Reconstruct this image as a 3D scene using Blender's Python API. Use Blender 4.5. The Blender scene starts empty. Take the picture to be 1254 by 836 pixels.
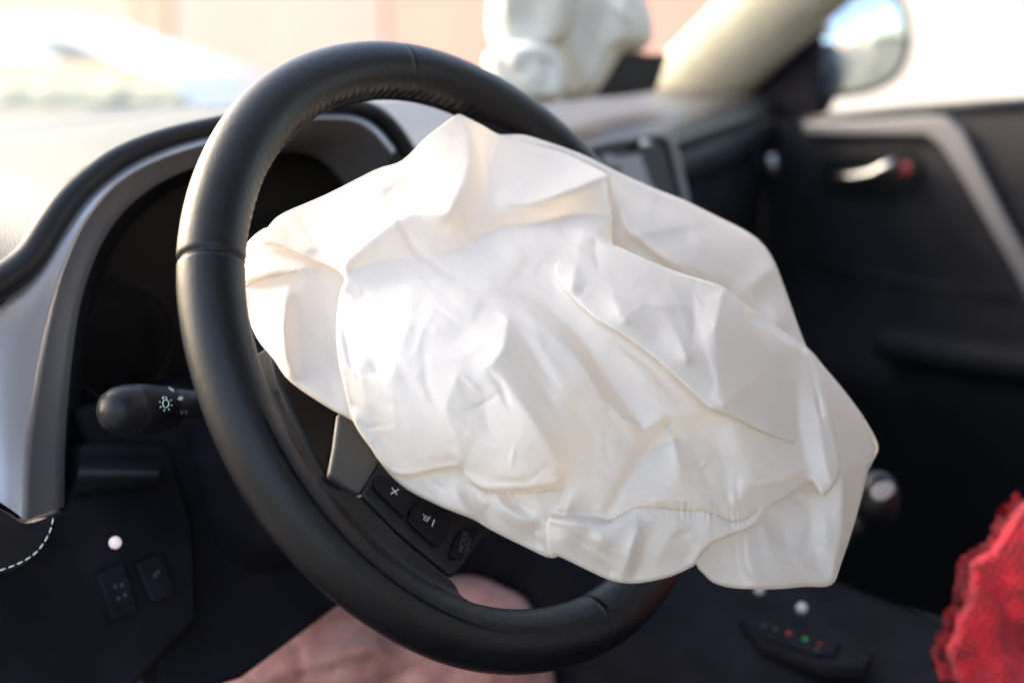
import bpy, bmesh, math, random
import numpy as np
from mathutils import Vector, Matrix
random.seed(4); RNG = np.random.default_rng(7)
S = bpy.context.scene; C = S.collection
R_ = math.radians
# ------------------------------------------------------------------ camera
FPX = 1742.0; CX, CY = 627.0, 418.0          # focal length and centre in photograph pixels
AZ, PITCH = R_(47.9), R_(12.0)
FWD = np.array([math.sin(AZ)*math.cos(PITCH), math.cos(AZ)*math.cos(PITCH), -math.sin(PITCH)])
RGT = np.array([math.cos(AZ), -math.sin(AZ), 0.0])
UPC = np.cross(RGT, FWD)
WC = np.array([0.0, 0.0, 1.02])              # steering wheel centre
CAM = WC - (-0.0197*RGT + 0.0002*UPC + 0.815*FWD)
cd = bpy.data.cameras.new('camera'); cam = bpy.data.objects.new('camera', cd); C.objects.link(cam)
cam.location = CAM
cam.rotation_euler = Matrix((RGT, UPC, -FWD)).transposed().to_euler()
cd.sensor_width = 36; cd.lens = FPX*36/1254; cd.clip_start = 0.02; cd.clip_end = 500
cd.dof.use_dof = True; cd.dof.focus_distance = 0.762; cd.dof.aperture_fstop = 3.7
S.camera = cam
# ------------------------------------------------------------------ world, sun, exposure
SUN_EL, SUN_AZ = R_(26), R_(342)             # azimuth clockwise from the car's nose (+Y)
w = bpy.data.worlds.new('World'); S.world = w; w.use_nodes = True
nt = w.node_tree; bg = nt.nodes['Background']
sk = nt.nodes.new('ShaderNodeTexSky'); sk.sky_type = 'NISHITA'; sk.sun_disc = False
sk.sun_elevation = SUN_EL; sk.sun_rotation = SUN_AZ; sk.air_density = 1.0; sk.dust_density = 4.2; sk.ozone_density = .0
nt.links.new(sk.outputs[0], bg.inputs[0]); bg.inputs[1].default_value = 0.15
sl = bpy.data.lights.new('sun', 'SUN'); sl.energy = .68; sl.angle = R_(16); sl.color = (1, .92, .82)
so = bpy.data.objects.new('sun', sl); C.objects.link(so); so.location = (-2, 12, 8)
sd_ = Vector((math.sin(SUN_AZ)*math.cos(SUN_EL), math.cos(SUN_AZ)*math.cos(SUN_EL), math.sin(SUN_EL)))
so.rotation_euler = sd_.to_track_quat('Z', 'Y').to_euler()
S.view_settings.view_transform = 'Standard'; S.view_settings.look = 'None'
S.view_settings.exposure = 2.58; S.view_settings.gamma = 1.0
S.cycles.use_denoising = True
S.cycles.max_bounces = 10; S.cycles.diffuse_bounces = 6; S.cycles.transmission_bounces = 8; S.cycles.transparent_max_bounces = 12
S.cycles.sample_clamp_indirect = 8
S.cycles.caustics_reflective = False; S.cycles.caustics_refractive = False
# ------------------------------------------------------------------ pixel -> place
def ray(px, py): return FWD + (px-CX)/FPX*RGT + (CY-py)/FPX*UPC
def D(px, py, d): return CAM + ray(px, py)*d
def PX(px, py, x): r = ray(px, py); return CAM + r*((x-CAM[0])/r[0])
def PY(px, py, y): r = ray(px, py); return CAM + r*((y-CAM[1])/r[1])
def PZ(px, py, z): r = ray(px, py); return CAM + r*((z-CAM[2])/r[2])
def PN(px, py, p0, n): r = ray(px, py); return CAM + r*(np.dot(np.array(p0)-CAM, n)/np.dot(r, n))
# ------------------------------------------------------------------ helpers
def mesh(name, V, F, m, parent=None, smooth=True, bevel=0, seg=3, subsurf=0, solid=0):
    me = bpy.data.meshes.new(name); me.from_pydata([tuple(map(float, v)) for v in V], [], [tuple(map(int, f)) for f in F]); me.update()
    if smooth: me.polygons.foreach_set('use_smooth', [True]*len(me.polygons))
    o = bpy.data.objects.new(name, me); C.objects.link(o); me.materials.append(m)
    if parent: o.parent = parent
    if solid: md = o.modifiers.new('s', 'SOLIDIFY'); md.thickness = solid; md.offset = -1
    if bevel:
        md = o.modifiers.new('b', 'BEVEL'); md.width = bevel; md.segments = seg; md.limit_method = 'ANGLE'; md.angle_limit = R_(35)
        md.harden_normals = False
        wn = o.modifiers.new('w', 'WEIGHTED_NORMAL'); wn.keep_sharp = False
    if subsurf: md = o.modifiers.new('u', 'SUBSURF'); md.levels = md.render_levels = subsurf
    return o
def fixn(o):
    bm = bmesh.new(); bm.from_mesh(o.data); bmesh.ops.recalc_face_normals(bm, faces=bm.faces); bm.to_mesh(o.data); bm.free(); return o
def empty(name, label, cat, loc=(0, 0, 0), group=None):
    o = bpy.data.objects.new(name, None); C.objects.link(o); o.empty_display_size = .05
    o['label'] = label; o['category'] = cat
    if group: o['group'] = group
    return o
def tag(o, label, cat, group=None):
    o['label'] = label; o['category'] = cat
    if group: o['group'] = group
    return o
def catmull(P, n=8, closed=False):
    P = [np.array(p, float) for p in P]; out = []
    N = len(P); rng = range(N if closed else N-1)
    for i in rng:
        p1, p2 = P[i], P[(i+1) % N]
        p0 = P[(i-1) % N] if (closed or i > 0) else 2*p1-p2
        p3 = P[(i+2) % N] if (closed or i+2 < N) else 2*p2-p1
        for k in range(n):
            t = k/n
            out.append(.5*((2*p1)+(-p0+p2)*t+(2*p0-5*p1+4*p2-p3)*t*t+(-p0+3*p1-3*p2+p3)*t**3))
    if not closed: out.append(P[-1])
    return out
def grid(name, rows, m, parent=None, closed_v=False, closed_u=False, **k):
    nu, nv = len(rows), len(rows[0]); V = [p for r in rows for p in r]; F = []
    for i in range(nu if closed_u else nu-1):
        for j in range(nv if closed_v else nv-1):
            a = i*nv+j; b = i*nv+(j+1) % nv; c = ((i+1) % nu)*nv+(j+1) % nv; d = ((i+1) % nu)*nv+j
            F.append((a, b, c, d))
    return mesh(name, V, F, m, parent, **k)
def slab(name, pts, n, th, m, parent=None, bevel=.001, seg=3):
    """closed plate: outline pts (3D), thickness th going against n"""
    n = np.array(n, float); n /= np.linalg.norm(n); N = len(pts)
    V = list(pts)+[p-n*th for p in pts]
    F = [tuple(range(N)), tuple(range(2*N-1, N-1, -1))]+[(i, i+N, (i+1) % N+N, (i+1) % N) for i in range(N)]
    o = mesh(name, V, F, m, parent, bevel=bevel, seg=seg); return fixn(o)
def tube(name, pts, r, m, parent=None, n=12, caps=True):
    pts = [np.array(p, float) for p in pts]; N = len(pts); rs = r if hasattr(r, '__len__') else [r]*N
    T = [pts[min(i+1, N-1)]-pts[max(i-1, 0)] for i in range(N)]; T = [t/np.linalg.norm(t) for t in T]
    a = np.array([0, 0, 1.]) if abs(T[0][2]) < .9 else np.array([1., 0, 0]); u = np.cross(T[0], a); u /= np.linalg.norm(u)
    V = []; F = []
    for i in range(N):
        u = u-T[i]*np.dot(u, T[i]); u /= np.linalg.norm(u); v = np.cross(T[i], u)
        for k in range(n):
            t = 2*math.pi*k/n; V.append(pts[i]+rs[i]*(math.cos(t)*u+math.sin(t)*v))
    for i in range(N-1):
        for k in range(n): F.append((i*n+k, i*n+(k+1) % n, (i+1)*n+(k+1) % n, (i+1)*n+k))
    if caps: F += [tuple(range(n-1, -1, -1)), tuple(range((N-1)*n, N*n))]
    return mesh(name, V, F, m, parent)
def box(name, lo, hi, m, parent=None, bevel=.004, seg=3):
    x0, y0, z0 = lo; x1, y1, z1 = hi
    V = [(x0, y0, z0), (x1, y0, z0), (x1, y1, z0), (x0, y1, z0), (x0, y0, z1), (x1, y0, z1), (x1, y1, z1), (x0, y1, z1)]
    F = [(0, 3, 2, 1), (4, 5, 6, 7), (0, 1, 5, 4), (1, 2, 6, 5), (2, 3, 7, 6), (3, 0, 4, 7)]
    return mesh(name, V, F, m, parent, bevel=bevel, seg=seg)
def join_tris(name, parts, m, parent=None, smooth=True):
    V = []; F = []
    for v, f in parts:
        b = len(V); V += list(v); F += [tuple(i+b for i in q) for q in f]
    return mesh(name, V, F, m, parent, smooth=smooth)
# ------------------------------------------------------------------ materials
def mat(name, col, rough=.5, metal=0, bump=None, var=0, coat=0, sheen=0, spec=.5, trans=None, col2=None, vscale=20, wear=0):
    m = bpy.data.materials.new(name); m.use_nodes = True; t = m.node_tree; N = t.nodes; L = t.links
    b = N['Principled BSDF']; b.inputs['Base Color'].default_value = (*col, 1); b.inputs['Roughness'].default_value = rough
    b.inputs['Metallic'].default_value = metal; b.inputs['Specular IOR Level'].default_value = spec
    b.inputs['Coat Weight'].default_value = coat; b.inputs['Sheen Weight'].default_value = sheen
    tc = N.new('ShaderNodeTexCoord')
    if var or col2:
        nz = N.new('ShaderNodeTexNoise'); nz.inputs['Scale'].default_value = vscale; nz.inputs['Detail'].default_value = 5
        L.new(tc.outputs['Object'], nz.inputs['Vector'])
        mx = N.new('ShaderNodeMix'); mx.data_type = 'RGBA'
        c2 = col2 or tuple(min(1, c*(1+var)) for c in col); c1 = col if col2 else tuple(c*(1-var) for c in col)
        mx.inputs[6].default_value = (*c1, 1); mx.inputs[7].default_value = (*c2, 1)
        mr = N.new('ShaderNodeMapRange'); mr.inputs[1].default_value = .35; mr.inputs[2].default_value = .65
        L.new(nz.outputs[0], mr.inputs[0]); L.new(mr.outputs[0], mx.inputs[0]); L.new(mx.outputs[2], b.inputs['Base Color'])
        rr = N.new('ShaderNodeMapRange'); rr.inputs[3].default_value = max(0, rough-.06); rr.inputs[4].default_value = min(1, rough+.08)
        L.new(nz.outputs[0], rr.inputs[0]); L.new(rr.outputs[0], b.inputs['Roughness'])
    prev = None
    for kind, sc, st, dist in (bump or []):
        if kind == 'voronoi':
            x = N.new('ShaderNodeTexVoronoi'); x.feature = 'F1'; x.inputs['Scale'].default_value = sc; out = x.outputs['Distance']
        elif kind == 'wave':
            x = N.new('ShaderNodeTexWave'); x.inputs['Scale'].default_value = sc; x.inputs['Distortion'].default_value = 1; out = x.outputs[1]
        else:
            x = N.new('ShaderNodeTexNoise'); x.inputs['Scale'].default_value = sc; x.inputs['Detail'].default_value = 6; out = x.outputs[0]
        L.new(tc.outputs['Object'], x.inputs['Vector'])
        bp = N.new('ShaderNodeBump'); bp.inputs['Strength'].default_value = st; bp.inputs['Distance'].default_value = dist
        L.new(out, bp.inputs['Height'])
        if prev: L.new(prev.outputs[0], bp.inputs['Normal'])
        prev = bp
    if prev: L.new(prev.outputs[0], b.inputs['Normal'])
    if trans:
        tr = N.new('ShaderNodeBsdfTranslucent'); tr.inputs[0].default_value = (*trans[1], 1)
        if prev: L.new(prev.outputs[0], tr.inputs['Normal'])
        ms = N.new('ShaderNodeMixShader'); ms.inputs[0].default_value = trans[0]
        L.new(b.outputs[0], ms.inputs[1]); L.new(tr.outputs[0], ms.inputs[2]); L.new(ms.outputs[0], N['Material Output'].inputs[0])
    return m
M = {}
M['leather'] = mat('black_leather', (.0035, .0033, .0058), .38, bump=[('voronoi', 1400, .33, .0004), ('noise', 260, .25, .0007)], var=.2, vscale=60, spec=.37)
M['leather_dark'] = mat('smooth_black_leather', (.005, .005, .008), .5, bump=[('voronoi', 1700, .2, .0003)], spec=.4)
M['grain'] = mat('grained_grey_vinyl', (.07, .066, .06), .45, bump=[('voronoi', 900, .35, .0005), ('noise', 500, .2, .0004)], spec=.4)
M['thread_black'] = mat('black_thread', (.02, .02, .025), .7)
M['thread_white'] = mat('white_thread', (.75, .73, .7), .8)
M['thread_gold'] = mat('tan_thread', (.62, .46, .26), .8)
M['plastic'] = mat('black_plastic', (.004, .004, .007), .5, bump=[('noise', 1500, .2, .0003)], var=.2, spec=.2)
M['plastic_satin'] = mat('satin_black_plastic', (.010, .010, .014), .38, bump=[('noise', 1500, .15, .0003)], spec=.28)
M['plastic_dim'] = mat('dull_black_plastic', (.011, .0102, .0145), .75, bump=[('noise', 900, .2, .0003)], var=.3, spec=.08)
M['plastic_far'] = mat('matte_charcoal_plastic', (.014, .0134, .0165), .7, bump=[('noise', 900, .2, .0003)], var=.15, spec=.12)
M['gloss'] = mat('gloss_black', (.006, .006, .007), .4, spec=.3)
M['silver'] = mat('satin_silver_paint', (.42, .405, .43), .32, metal=.65, bump=[('noise', 1800, .1, .0002)], spec=.5)
M['chrome'] = mat('chrome', (.36, .36, .36), .3, metal=1)
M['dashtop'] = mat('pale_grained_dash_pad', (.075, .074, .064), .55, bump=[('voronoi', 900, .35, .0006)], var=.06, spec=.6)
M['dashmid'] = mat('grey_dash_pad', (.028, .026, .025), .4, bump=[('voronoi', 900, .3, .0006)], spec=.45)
M['trimgrey'] = mat('grey_satin_trim', (.2, .19, .2), .4, metal=.4)
M['pillar'] = mat('beige_pillar_cloth', (.5, .47, .38), .85, bump=[('noise', 800, .3, .0005)], var=.05)
M['lining'] = mat('grey_roof_lining', (.5, .48, .44), .9, bump=[('noise', 600, .3, .0005)], var=.05)
M['carpet'] = mat('black_carpet', (.012, .012, .014), .95, bump=[('noise', 700, .8, .002)], var=.3)
M['seat'] = mat('black_seat_cloth', (.032, .029, .034), .85, bump=[('noise', 900, .5, .001)], sheen=.15)
M['bag'] = mat('white_nylon_fabric', (.83, .795, .762), .78, bump=[('noise', 2600, .3, .0003), ('noise', 260, .12, .0012)], spec=.15,
               trans=(.28, (.95, .80, .63)), sheen=.1, var=.012, vscale=25)
M['pbag'] = mat('white_airbag_cloth', (.68, .67, .62), .7, bump=[('noise', 60, .2, .004)], trans=(.12, (.9, .87, .8)))
M['pink'] = mat('dusty_pink_cloth', (.30, .12, .105), .85, bump=[('noise', 120, .7, .005)], col2=(.55, .28, .25), vscale=24, sheen=.3)
M['red'] = mat('red_knit_wool', (.60, .008, .026), .85, bump=[('noise', 700, .8, .003)], var=.4, vscale=60, sheen=.2)
M['red_reflection'] = mat('painted_red_reflection', (.18, .012, .02), .5)  # colour of the red reflection in the door handle
M['mark'] = mat('pale_green_print', (.55, .75, .68), .6)
M['mark2'] = mat('white_print', (.6, .62, .66), .6)
M['markdim'] = mat('dim_grey_print', (.05, .05, .056), .6)
M['whitepaint'] = mat('white_car_paint', (.8, .8, .8), .25, coat=.6)
M['rubber'] = mat('dark_rubber', (.02, .02, .02), .8)
def glass_mat(name, tint=(.97, .99, .98)):
    m = bpy.data.materials.new(name); m.use_nodes = True; t = m.node_tree; N = t.nodes; L = t.links
    N.remove(N['Principled BSDF']); tr = N.new('ShaderNodeBsdfTransparent'); tr.inputs[0].default_value = (*tint, 1)
    g = N.new('ShaderNodeBsdfGlossy'); g.inputs['Roughness'].default_value = .01
    f = N.new('ShaderNodeFresnel'); f.inputs[0].default_value = 1.35; mx = N.new('ShaderNodeMixShader')
    L.new(f.outputs[0], mx.inputs[0]); L.new(tr.outputs[0], mx.inputs[1]); L.new(g.outputs[0], mx.inputs[2])
    L.new(mx.outputs[0], N['Material Output'].inputs[0]); return m
M['glass'] = glass_mat('window_glass')
M['mirror'] = mat('mirror_glass', (.86, .9, .88), .1, metal=1)
M['ground'] = mat('pale_concrete', (.20, .195, .17), .9, bump=[('noise', 30, .3, .01)], col2=(.15, .15, .13), vscale=.35)
M['wallpink'] = mat('pale_pink_render', (.27, .205, .205), .9, var=.06, vscale=.5)
M['wallpeach'] = mat('peach_render', (.30, .172, .155), .9, var=.08, vscale=.5)
M['wallcream'] = mat('cream_render', (.25, .235, .205), .9, var=.05, vscale=.5)
M['wallwhite'] = mat('white_render', (.31, .305, .315), .9, var=.04, vscale=.5)
M['green'] = mat('dry_green_hedge', (.42, .41, .31), .9, var=.1, vscale=3)
M['pane'] = mat('pane_painted_sky_reflection', (.62, .62, .58), .3, spec=1.0)  # pale base colour stands in for sky reflected in the glass

# ================================================================== outside
g = mesh('ground', [(-200, -200, 0), (200, -200, 0), (200, 200, 0), (-200, 200, 0)], [(0, 1, 2, 3)], M['ground']); g['kind'] = 'structure'
def building(p0, p1, h, m, label, dep=8, wn=(4, 2)):
    b = empty('building', label, 'building'); p0 = np.array([*p0, 0.]); p1 = np.array([*p1, 0.]); t = p1-p0; L = np.linalg.norm(t); t /= L
    n = np.array([-t[1], t[0], 0]);  n = -n if np.dot(n, p0-CAM) < 0 else n
    z = np.array([0, 0, 1.])
    V = [p0, p1, p1+n*dep, p0+n*dep]; V = V+[v+z*h for v in V]
    w_ = fixn(mesh('wall', V, [(0, 1, 2, 3), (4, 5, 6, 7), (0, 1, 5, 4), (1, 2, 6, 5), (2, 3, 7, 6), (3, 0, 4, 7)], m, b, smooth=False))
    o = -n*.25; V = [p0+o-t*.25, p1+o+t*.25, p1+n*dep-o+t*.25, p0+n*dep-o-t*.25]; V = [v+z*h for v in V]+[v+z*(h+.3) for v in V]
    fixn(mesh('roof', V, [(0, 1, 2, 3), (4, 5, 6, 7), (0, 1, 5, 4), (1, 2, 6, 5), (2, 3, 7, 6), (3, 0, 4, 7)], M['wallcream'], b, smooth=False))
    for i in range(wn[0]):
        for k in range(wn[1]):
            c = p0+t*(L*(i+.5)/wn[0])+z*(1.6+k*3.0); ww, hh = 1.1, 1.3
            pts = [c-t*ww/2-n*.05, c+t*ww/2-n*.05, c+t*ww/2-n*.05+z*hh, c-t*ww/2-n*.05+z*hh]
            f = slab('window', pts, -n, .05, M['wallcream'], b, bevel=0)
            q = [pts[0]+t*.08+z*.08-n*.01, pts[1]-t*.08+z*.08-n*.01, pts[2]-t*.08-z*.08-n*.01, pts[3]+t*.08-z*.08-n*.01]
            pn = mesh('pane', q, [(0, 1, 2, 3)], M['pane'], f, smooth=False)
    return b
def far(px, dist): r = ray(px, 48); return (CAM[0]+r[0]*dist, CAM[1]+r[1]*dist)
def street(px):
    r = ray(px, 48); t = (19-.16*10+.16*CAM[1]-CAM[0])/(r[0]-.16*r[1]); return (CAM[0]+r[0]*t, CAM[1]+r[1]*t)
building(street(-140), street(163), 9, M['wallcream'], 'cream building blurred beyond the windscreen, at the left edge of the photo', wn=(0, 0))
building(street(166), street(208), 9, M['wallpeach'], 'narrow peach building seen blurred through the windscreen between the cream and pink ones', wn=(0, 0))
building(street(212), street(470), 8, M['wallpink'], 'wide pale pink building seen blurred above the top of the steering wheel', wn=(0, 0))
building(street(474), street(900), 8, M['wallpeach'], 'long peach building blurred behind the crumpled passenger airbag', wn=(0, 0))
building(street(930), street(1420), 8, M['wallwhite'], 'added white building standing in for the bright sky beyond the passenger side window', wn=(0, 0))  # added wall, bright in place of the pale sky there
building((14, -14), (30, -40), 6, M['wallcream'], 'cream building reflected small in the wing mirror', wn=(5, 2))
building((-4, -45), (12, -38), 8, M['wallpeach'], 'peach building behind the car, seen only in the wing mirror', wn=(3, 2))
# hedge strip
hd = []
for i in range(70):
    f = i/69; x, y = (np.array(far(-200, 26))*(1-f)+np.array(far(520, 25))*f)
    row = []
    for k in range(9):
        a = math.pi*k/8; row.append((x+math.cos(a)*.6*.65+random.uniform(-.1, .1), y+math.cos(a)*.6*.75+random.uniform(-.04, .04), max(0, math.sin(a)*.44+random.uniform(-.02, .02)) if 0 < k < 8 else 0))
    hd.append(row)
tag(grid('hedge', hd, M['green']), 'low green hedge line blurred beyond the windscreen in front of the buildings', 'hedge')
def parked_car(p, rz, label):
    b = empty('parked_car', label, 'car')
    prof = [(-2.1, .35), (-2.15, .75), (-2.0, .93), (-1.1, 1.0), (-.5, 1.36), (.7, 1.42), (1.5, 1.05), (2.0, .98), (2.1, .6), (2.05, .35)]
    rows = []
    for s in (-.85, -.8, -.6, 0, .6, .8, .85):
        k = 1-abs(s)**3*.12
        rows.append([(x*(1-abs(s)*.03), s*(1-.14*max(0, (z-.95)/.45)), z*k if z > .5 else z) for x, z in prof])
    o = grid('body', rows, M['whitepaint'], b, closed_v=True, subsurf=2)
    for sx in (-1.3, 1.3):
        for sy in (-.8, .8):
            wv = tube('wheel', [(sx, sy-.1, .32), (sx, sy+.1, .32)], .32, M['rubber'], b, n=24)
            tube('rim', [(sx, sy-.11, .32), (sx, sy+.11, .32)], .19, M['silver'], wv, n=20)
    for s in (-1, 1):
        mesh('side_window', [(-.95, s*.815, 1.0), (.95, s*.815, 1.0), (.62, s*.74, 1.33), (-.45, s*.74, 1.3)], [(0, 1, 2, 3)], M['pane'], b)
    b.location = (*p, 0); b.rotation_euler = (0, 0, rz); return b
parked_car(far(20, 12), R_(-62), 'white parked car blurred beyond the windscreen at the left of the photo')

# ================================================================== car shell
car = empty('car_body', 'car interior shell with beige windscreen pillar, roof lining and glass around the dashboard', 'car interior')
# roof
rf = [[(x, y, 1.60+.04*(1-((x-.37)/.85)**2)-.03*max(0, y+.2)) for y in (-2.3, -1.2, -.4, -.05)] for x in (-.38, -.1, .37, .85, 1.08)]
grid('roof', rf, M['lining'], car, solid=-.03)
# windscreen: lower edge along y ~.66, upper edge at the roof front
WSL = [(-.42, .50, 1.10), (-.2, .60, 1.115), (.1, .68, 1.12), (.37, .71, 1.125), (.65, .70, 1.125), (.9, .67, 1.12), (1.13, .60, 1.10)]
WSU = [(-.36, -.08, 1.575), (-.18, -.04, 1.6), (.1, -.02, 1.615), (.37, -.01, 1.62), (.6, -.02, 1.615), (.85, -.04, 1.6), (1.03, -.08, 1.57)]
grid('windscreen', [[np.array(a)*(1-f)+np.array(b)*f for a, b in zip(WSL, WSU)] for f in np.linspace(0, 1, 5)], M['glass'], car)
# passenger A pillar (beige trim): section swept from the dash corner up and back
PA = [np.array(p) for p in [(1.16, .74, 1.03), (1.11, .645, 1.11), (1.10, .55, 1.185), (1.09, .45, 1.262), (1.075, .30, 1.37), (1.05, .1, 1.49), (1.02, -.06, 1.575)]]
def pillar(PA, s, nm):
    rows = []
    for i, p in enumerate(PA):
        t = PA[min(i+1, len(PA)-1)]-PA[max(i-1, 0)]; t /= np.linalg.norm(t)
        a = np.array([-s*.82, -.57, 0]); a = a-t*np.dot(a, t); a /= np.linalg.norm(a); b_ = np.cross(t, a)
        rows.append([p+a*(.028*math.cos(q))+b_*(.062*math.sin(q)) for q in np.linspace(0, 2*math.pi, 17)[:-1]])
    return grid(nm, rows, M['pillar'], car, closed_v=True)
pillar(PA, 1, 'windscreen_pillar')
pillar([np.array((.74-p[0]+.0, p[1], p[2])) for p in PA], -1, 'windscreen_pillar')
# car shell: bonnet, floor, rear bulkhead, firewall, sides below the windows
grid('bonnet', [[(x, y, z-.06*((x-.37)/.8)**2) for y, z in ((.74, 1.06), (1.0, 1.04), (1.4, 1.0), (1.75, .93), (1.9, .8), (1.93, .5))] for x in np.linspace(-.45, 1.19, 9)], M['whitepaint'], car, subsurf=1)
box('floor_pan', (-.5, -2.3, .36), (1.25, .75, .40), M['carpet'], car)
box('firewall', (-.5, .72, .36), (1.25, .76, 1.05), M['plastic_dim'], car)
box('rear_bulkhead', (-.42, -2.34, .36), (1.16, -2.3, 1.62), M['lining'], car)
box('side_sill', (-.47, -2.3, .2), (-.40, .72, .50), M['plastic_dim'], car)
# centre pillar and rear side on the passenger side
box('centre_pillar', (1.06, -.78, .4), (1.12, -.66, 1.58), M['pillar'], car, bevel=.01)
box('rear_side_panel', (1.08, -2.3, .4), (1.14, -.78, 1.07), M['plastic_dim'], car)
box('rear_side_panel', (-.42, -2.3, .4), (-.36, -.95, 1.2), M['plastic_dim'], car)

# ================================================================== passenger door
door = empty('passenger_door', 'black passenger door panel with silver trim strip below the far side window', 'car door')
XD = 1.10
nD = (-1, 0, 0)
# panel as lofted surface (rounded shoulder at the belt line)
rows = []
for y in np.linspace(-.66, .62, 14):
    zt = 1.118-.09*max(0, (y-.05))**1.0*.75
    rows.append([(XD+.09, y, zt-.01), (XD+.05, y, zt), (XD+.02, y, zt-.004), (XD, y, zt-.022), (XD, y, zt-.10), (XD+.005, y, zt-.2), (XD-.0, y, .82), (XD-.05, y, .79), (XD-.06, y, .75), (XD-.03, y, .70), (XD-.02, y, .45)])
grid('door_panel', rows, M['plastic_far'], door)
box('armrest', (XD-.10, -.55, .80), (XD+.02, .28, .835), M['plastic_far'], door, bevel=.014)
# belt-line ledge catching the light
sl_ = [PX(975, 152, XD+.0), PX(1020, 146, XD), PX(1100, 138, XD), PX(1180, 132, XD), PX(1300, 126, XD)]
tube('belt_seal', [p+np.array([.015, 0, .002]) for p in sl_], .006, M['dashmid'], door)
# silver boomerang trim
def dpl(L): return [PX(a, b, XD-.012) for a, b in L]
trim_o = dpl([(982, 150), (1060, 147), (1130, 142), (1158, 143), (1178, 160), (1205, 215), (1235, 275), (1275, 345), (1275, 400), (1240, 330), (1205, 268), (1172, 210), (1150, 178), (1132, 166), (1060, 166), (984, 165)])
slab('silver_trim', trim_o, nD, .012, M['trimgrey'], door, bevel=.004)
# pull handle
hp = [PX(*p, XD-.02) for p in [(1020, 217), (1045, 218), (1068, 214), (1085, 205), (1096, 196)]]
slab('handle_recess', [PX(*p, XD-.004) for p in [(1005, 190), (1110, 180), (1128, 200), (1122, 235), (1010, 240)]], nD, .003, M['gloss'], door)
tube('door_handle', hp, [.005, .0075, .008, .0075, .005], M['chrome'], door)
slab('red_reflection_chip', [PX(*p, XD-.018) for p in [(1101, 200), (1114, 199), (1117, 210), (1108, 217), (1101, 213)]], nD, .006, M['red_reflection'], door, bevel=.003)  # reflection at the handle's end, put in as a red chip
tube('lower_trim_line', [PX(*p, XD-.03) for p in [(1000, 322), (1080, 340), (1160, 354), (1240, 370)]], .004, M['plastic_far'], door)
mesh('side_window', [(XD+.06, .52, 1.07), (XD+.06, -.66, 1.12), (1.05, -.66, 1.56), (1.05, -.1, 1.56)], [(0, 1, 2, 3)], M['glass'], door)
# black triangular mirror sail between pillar and window
slab('mirror_sail', [PX(*p, XD+.03) for p in [(898, 112), (925, 60), (950, 24), (975, -6), (1004, -8), (1000, 40), (998, 100), (1002, 150), (960, 150), (905, 140)]], nD, .02, M['plastic_dim'], door, bevel=.004)
tube('window_frame', [(1.10, .33, 1.385), (1.07, .08, 1.53), (1.055, -.1, 1.585), (1.05, -.66, 1.59)], .014, M['plastic'], door)

# ================================================================== wing mirror
wm = empty('wing_mirror', 'passenger wing mirror in a dark housing outside the far side window', 'wing mirror')
mc = D(1048, 46, 2.02); vdir = ray(1048, 46); vdir /= np.linalg.norm(vdir)
rd = np.array([.55, -1, .04]); rd /= np.linalg.norm(rd)
mn = rd-vdir; mn /= np.linalg.norm(mn)
def mpt(px, py, off): return PN(px, py, mc+mn*off, mn)
gl = catmull([(984, 40), (983, 10), (992, -6), (1030, -12), (1075, -10), (1098, 5), (1108, 40), (1106, 68), (1092, 92), (1060, 108), (1020, 113), (1002, 108), (990, 80)], 4, True)
hs = [(1046+(a-1046)*1.09, 48+(b-48)*1.10) for a, b in gl]
slab('mirror_glass', [mpt(a, b, .002) for a, b in gl], mn, .004, M['mirror'], wm, bevel=0)
rows = []
for f, sc in ((0.0, 1.0), (.003, 1.02), (.0, 1.10), (-.012, 1.12), (-.05, 1.0), (-.075, .75), (-.085, .3)):
    rows.append([mpt(1046+(a-1046)*sc, 48+(b-48)*sc, f-.003) for a, b in gl])
grid('housing', rows, M['plastic_dim'], wm, closed_v=True)
tube('mirror_arm', [mpt(1000, 60, -.03), (XD+.1, .47, 1.13), (XD+.05, .46, 1.10)], [.03, .025, .022], M['gloss'], wm)

# ================================================================== dashboard
dash = empty('dashboard', 'dashboard with pale top pad, silver trim and hooded instrument binnacle behind the wheel', 'dashboard')
nF = np.array([0, -1, .32]); nF /= np.linalg.norm(nF); pF = (0, .20, 1.05)       # leaning dash face
def DF(px, py, off=0.0): return PN(px, py, np.array(pF)+nF*off, nF)
# top pad: lofted between the binnacle edge and the windscreen foot
front = catmull([(-140, 352), (-60, 345), (-10, 326), (24, 304), (48, 268), (70, 234), (100, 206), (140, 182), (200, 161), (280, 143), (350, 127), (410, 121), (450, 126), (478, 142), (500, 168), (515, 196)], 4)
rows = []
for (a, b) in front:
    P0 = DF(a, b); x = P0[0]
    yb = .50+.27*min(1, max(0, (x+.42)/.75)); zb = 1.105+.02*min(1, max(0, (x+.42)/.75))
    zs = P0[2]; r = []
    for f in np.linspace(0, 1, 16):
        y = P0[1]+(yb-P0[1])*f; hump = zs+(zb-zs)*(f**.8 if zs < zb else min(1, f*2.2)**1.2)
        # slight crown
        r.append((x+(.12*f*(x > .1) if zs > 1.09 else 0), y, hump+.006*math.sin(math.pi*f)))
    rows.append(r)
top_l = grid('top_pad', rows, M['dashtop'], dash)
# dark padded piping round the binnacle
pc = catmull([(-140, 378), (-60, 374), (-8, 350), (32, 320), (58, 280), (80, 248), (108, 220), (146, 192), (205, 168), (285, 149), (350, 134), (410, 128), (447, 133), (472, 148), (492, 172), (508, 200)], 4)
wd = [.0112-.0052*min(1, i/ (len(pc)*.55)) for i in range(len(pc))]
tube('padded_edge', [DF(*p, .000) for p in pc], wd, M['leather_dark'], dash, n=16)
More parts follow.
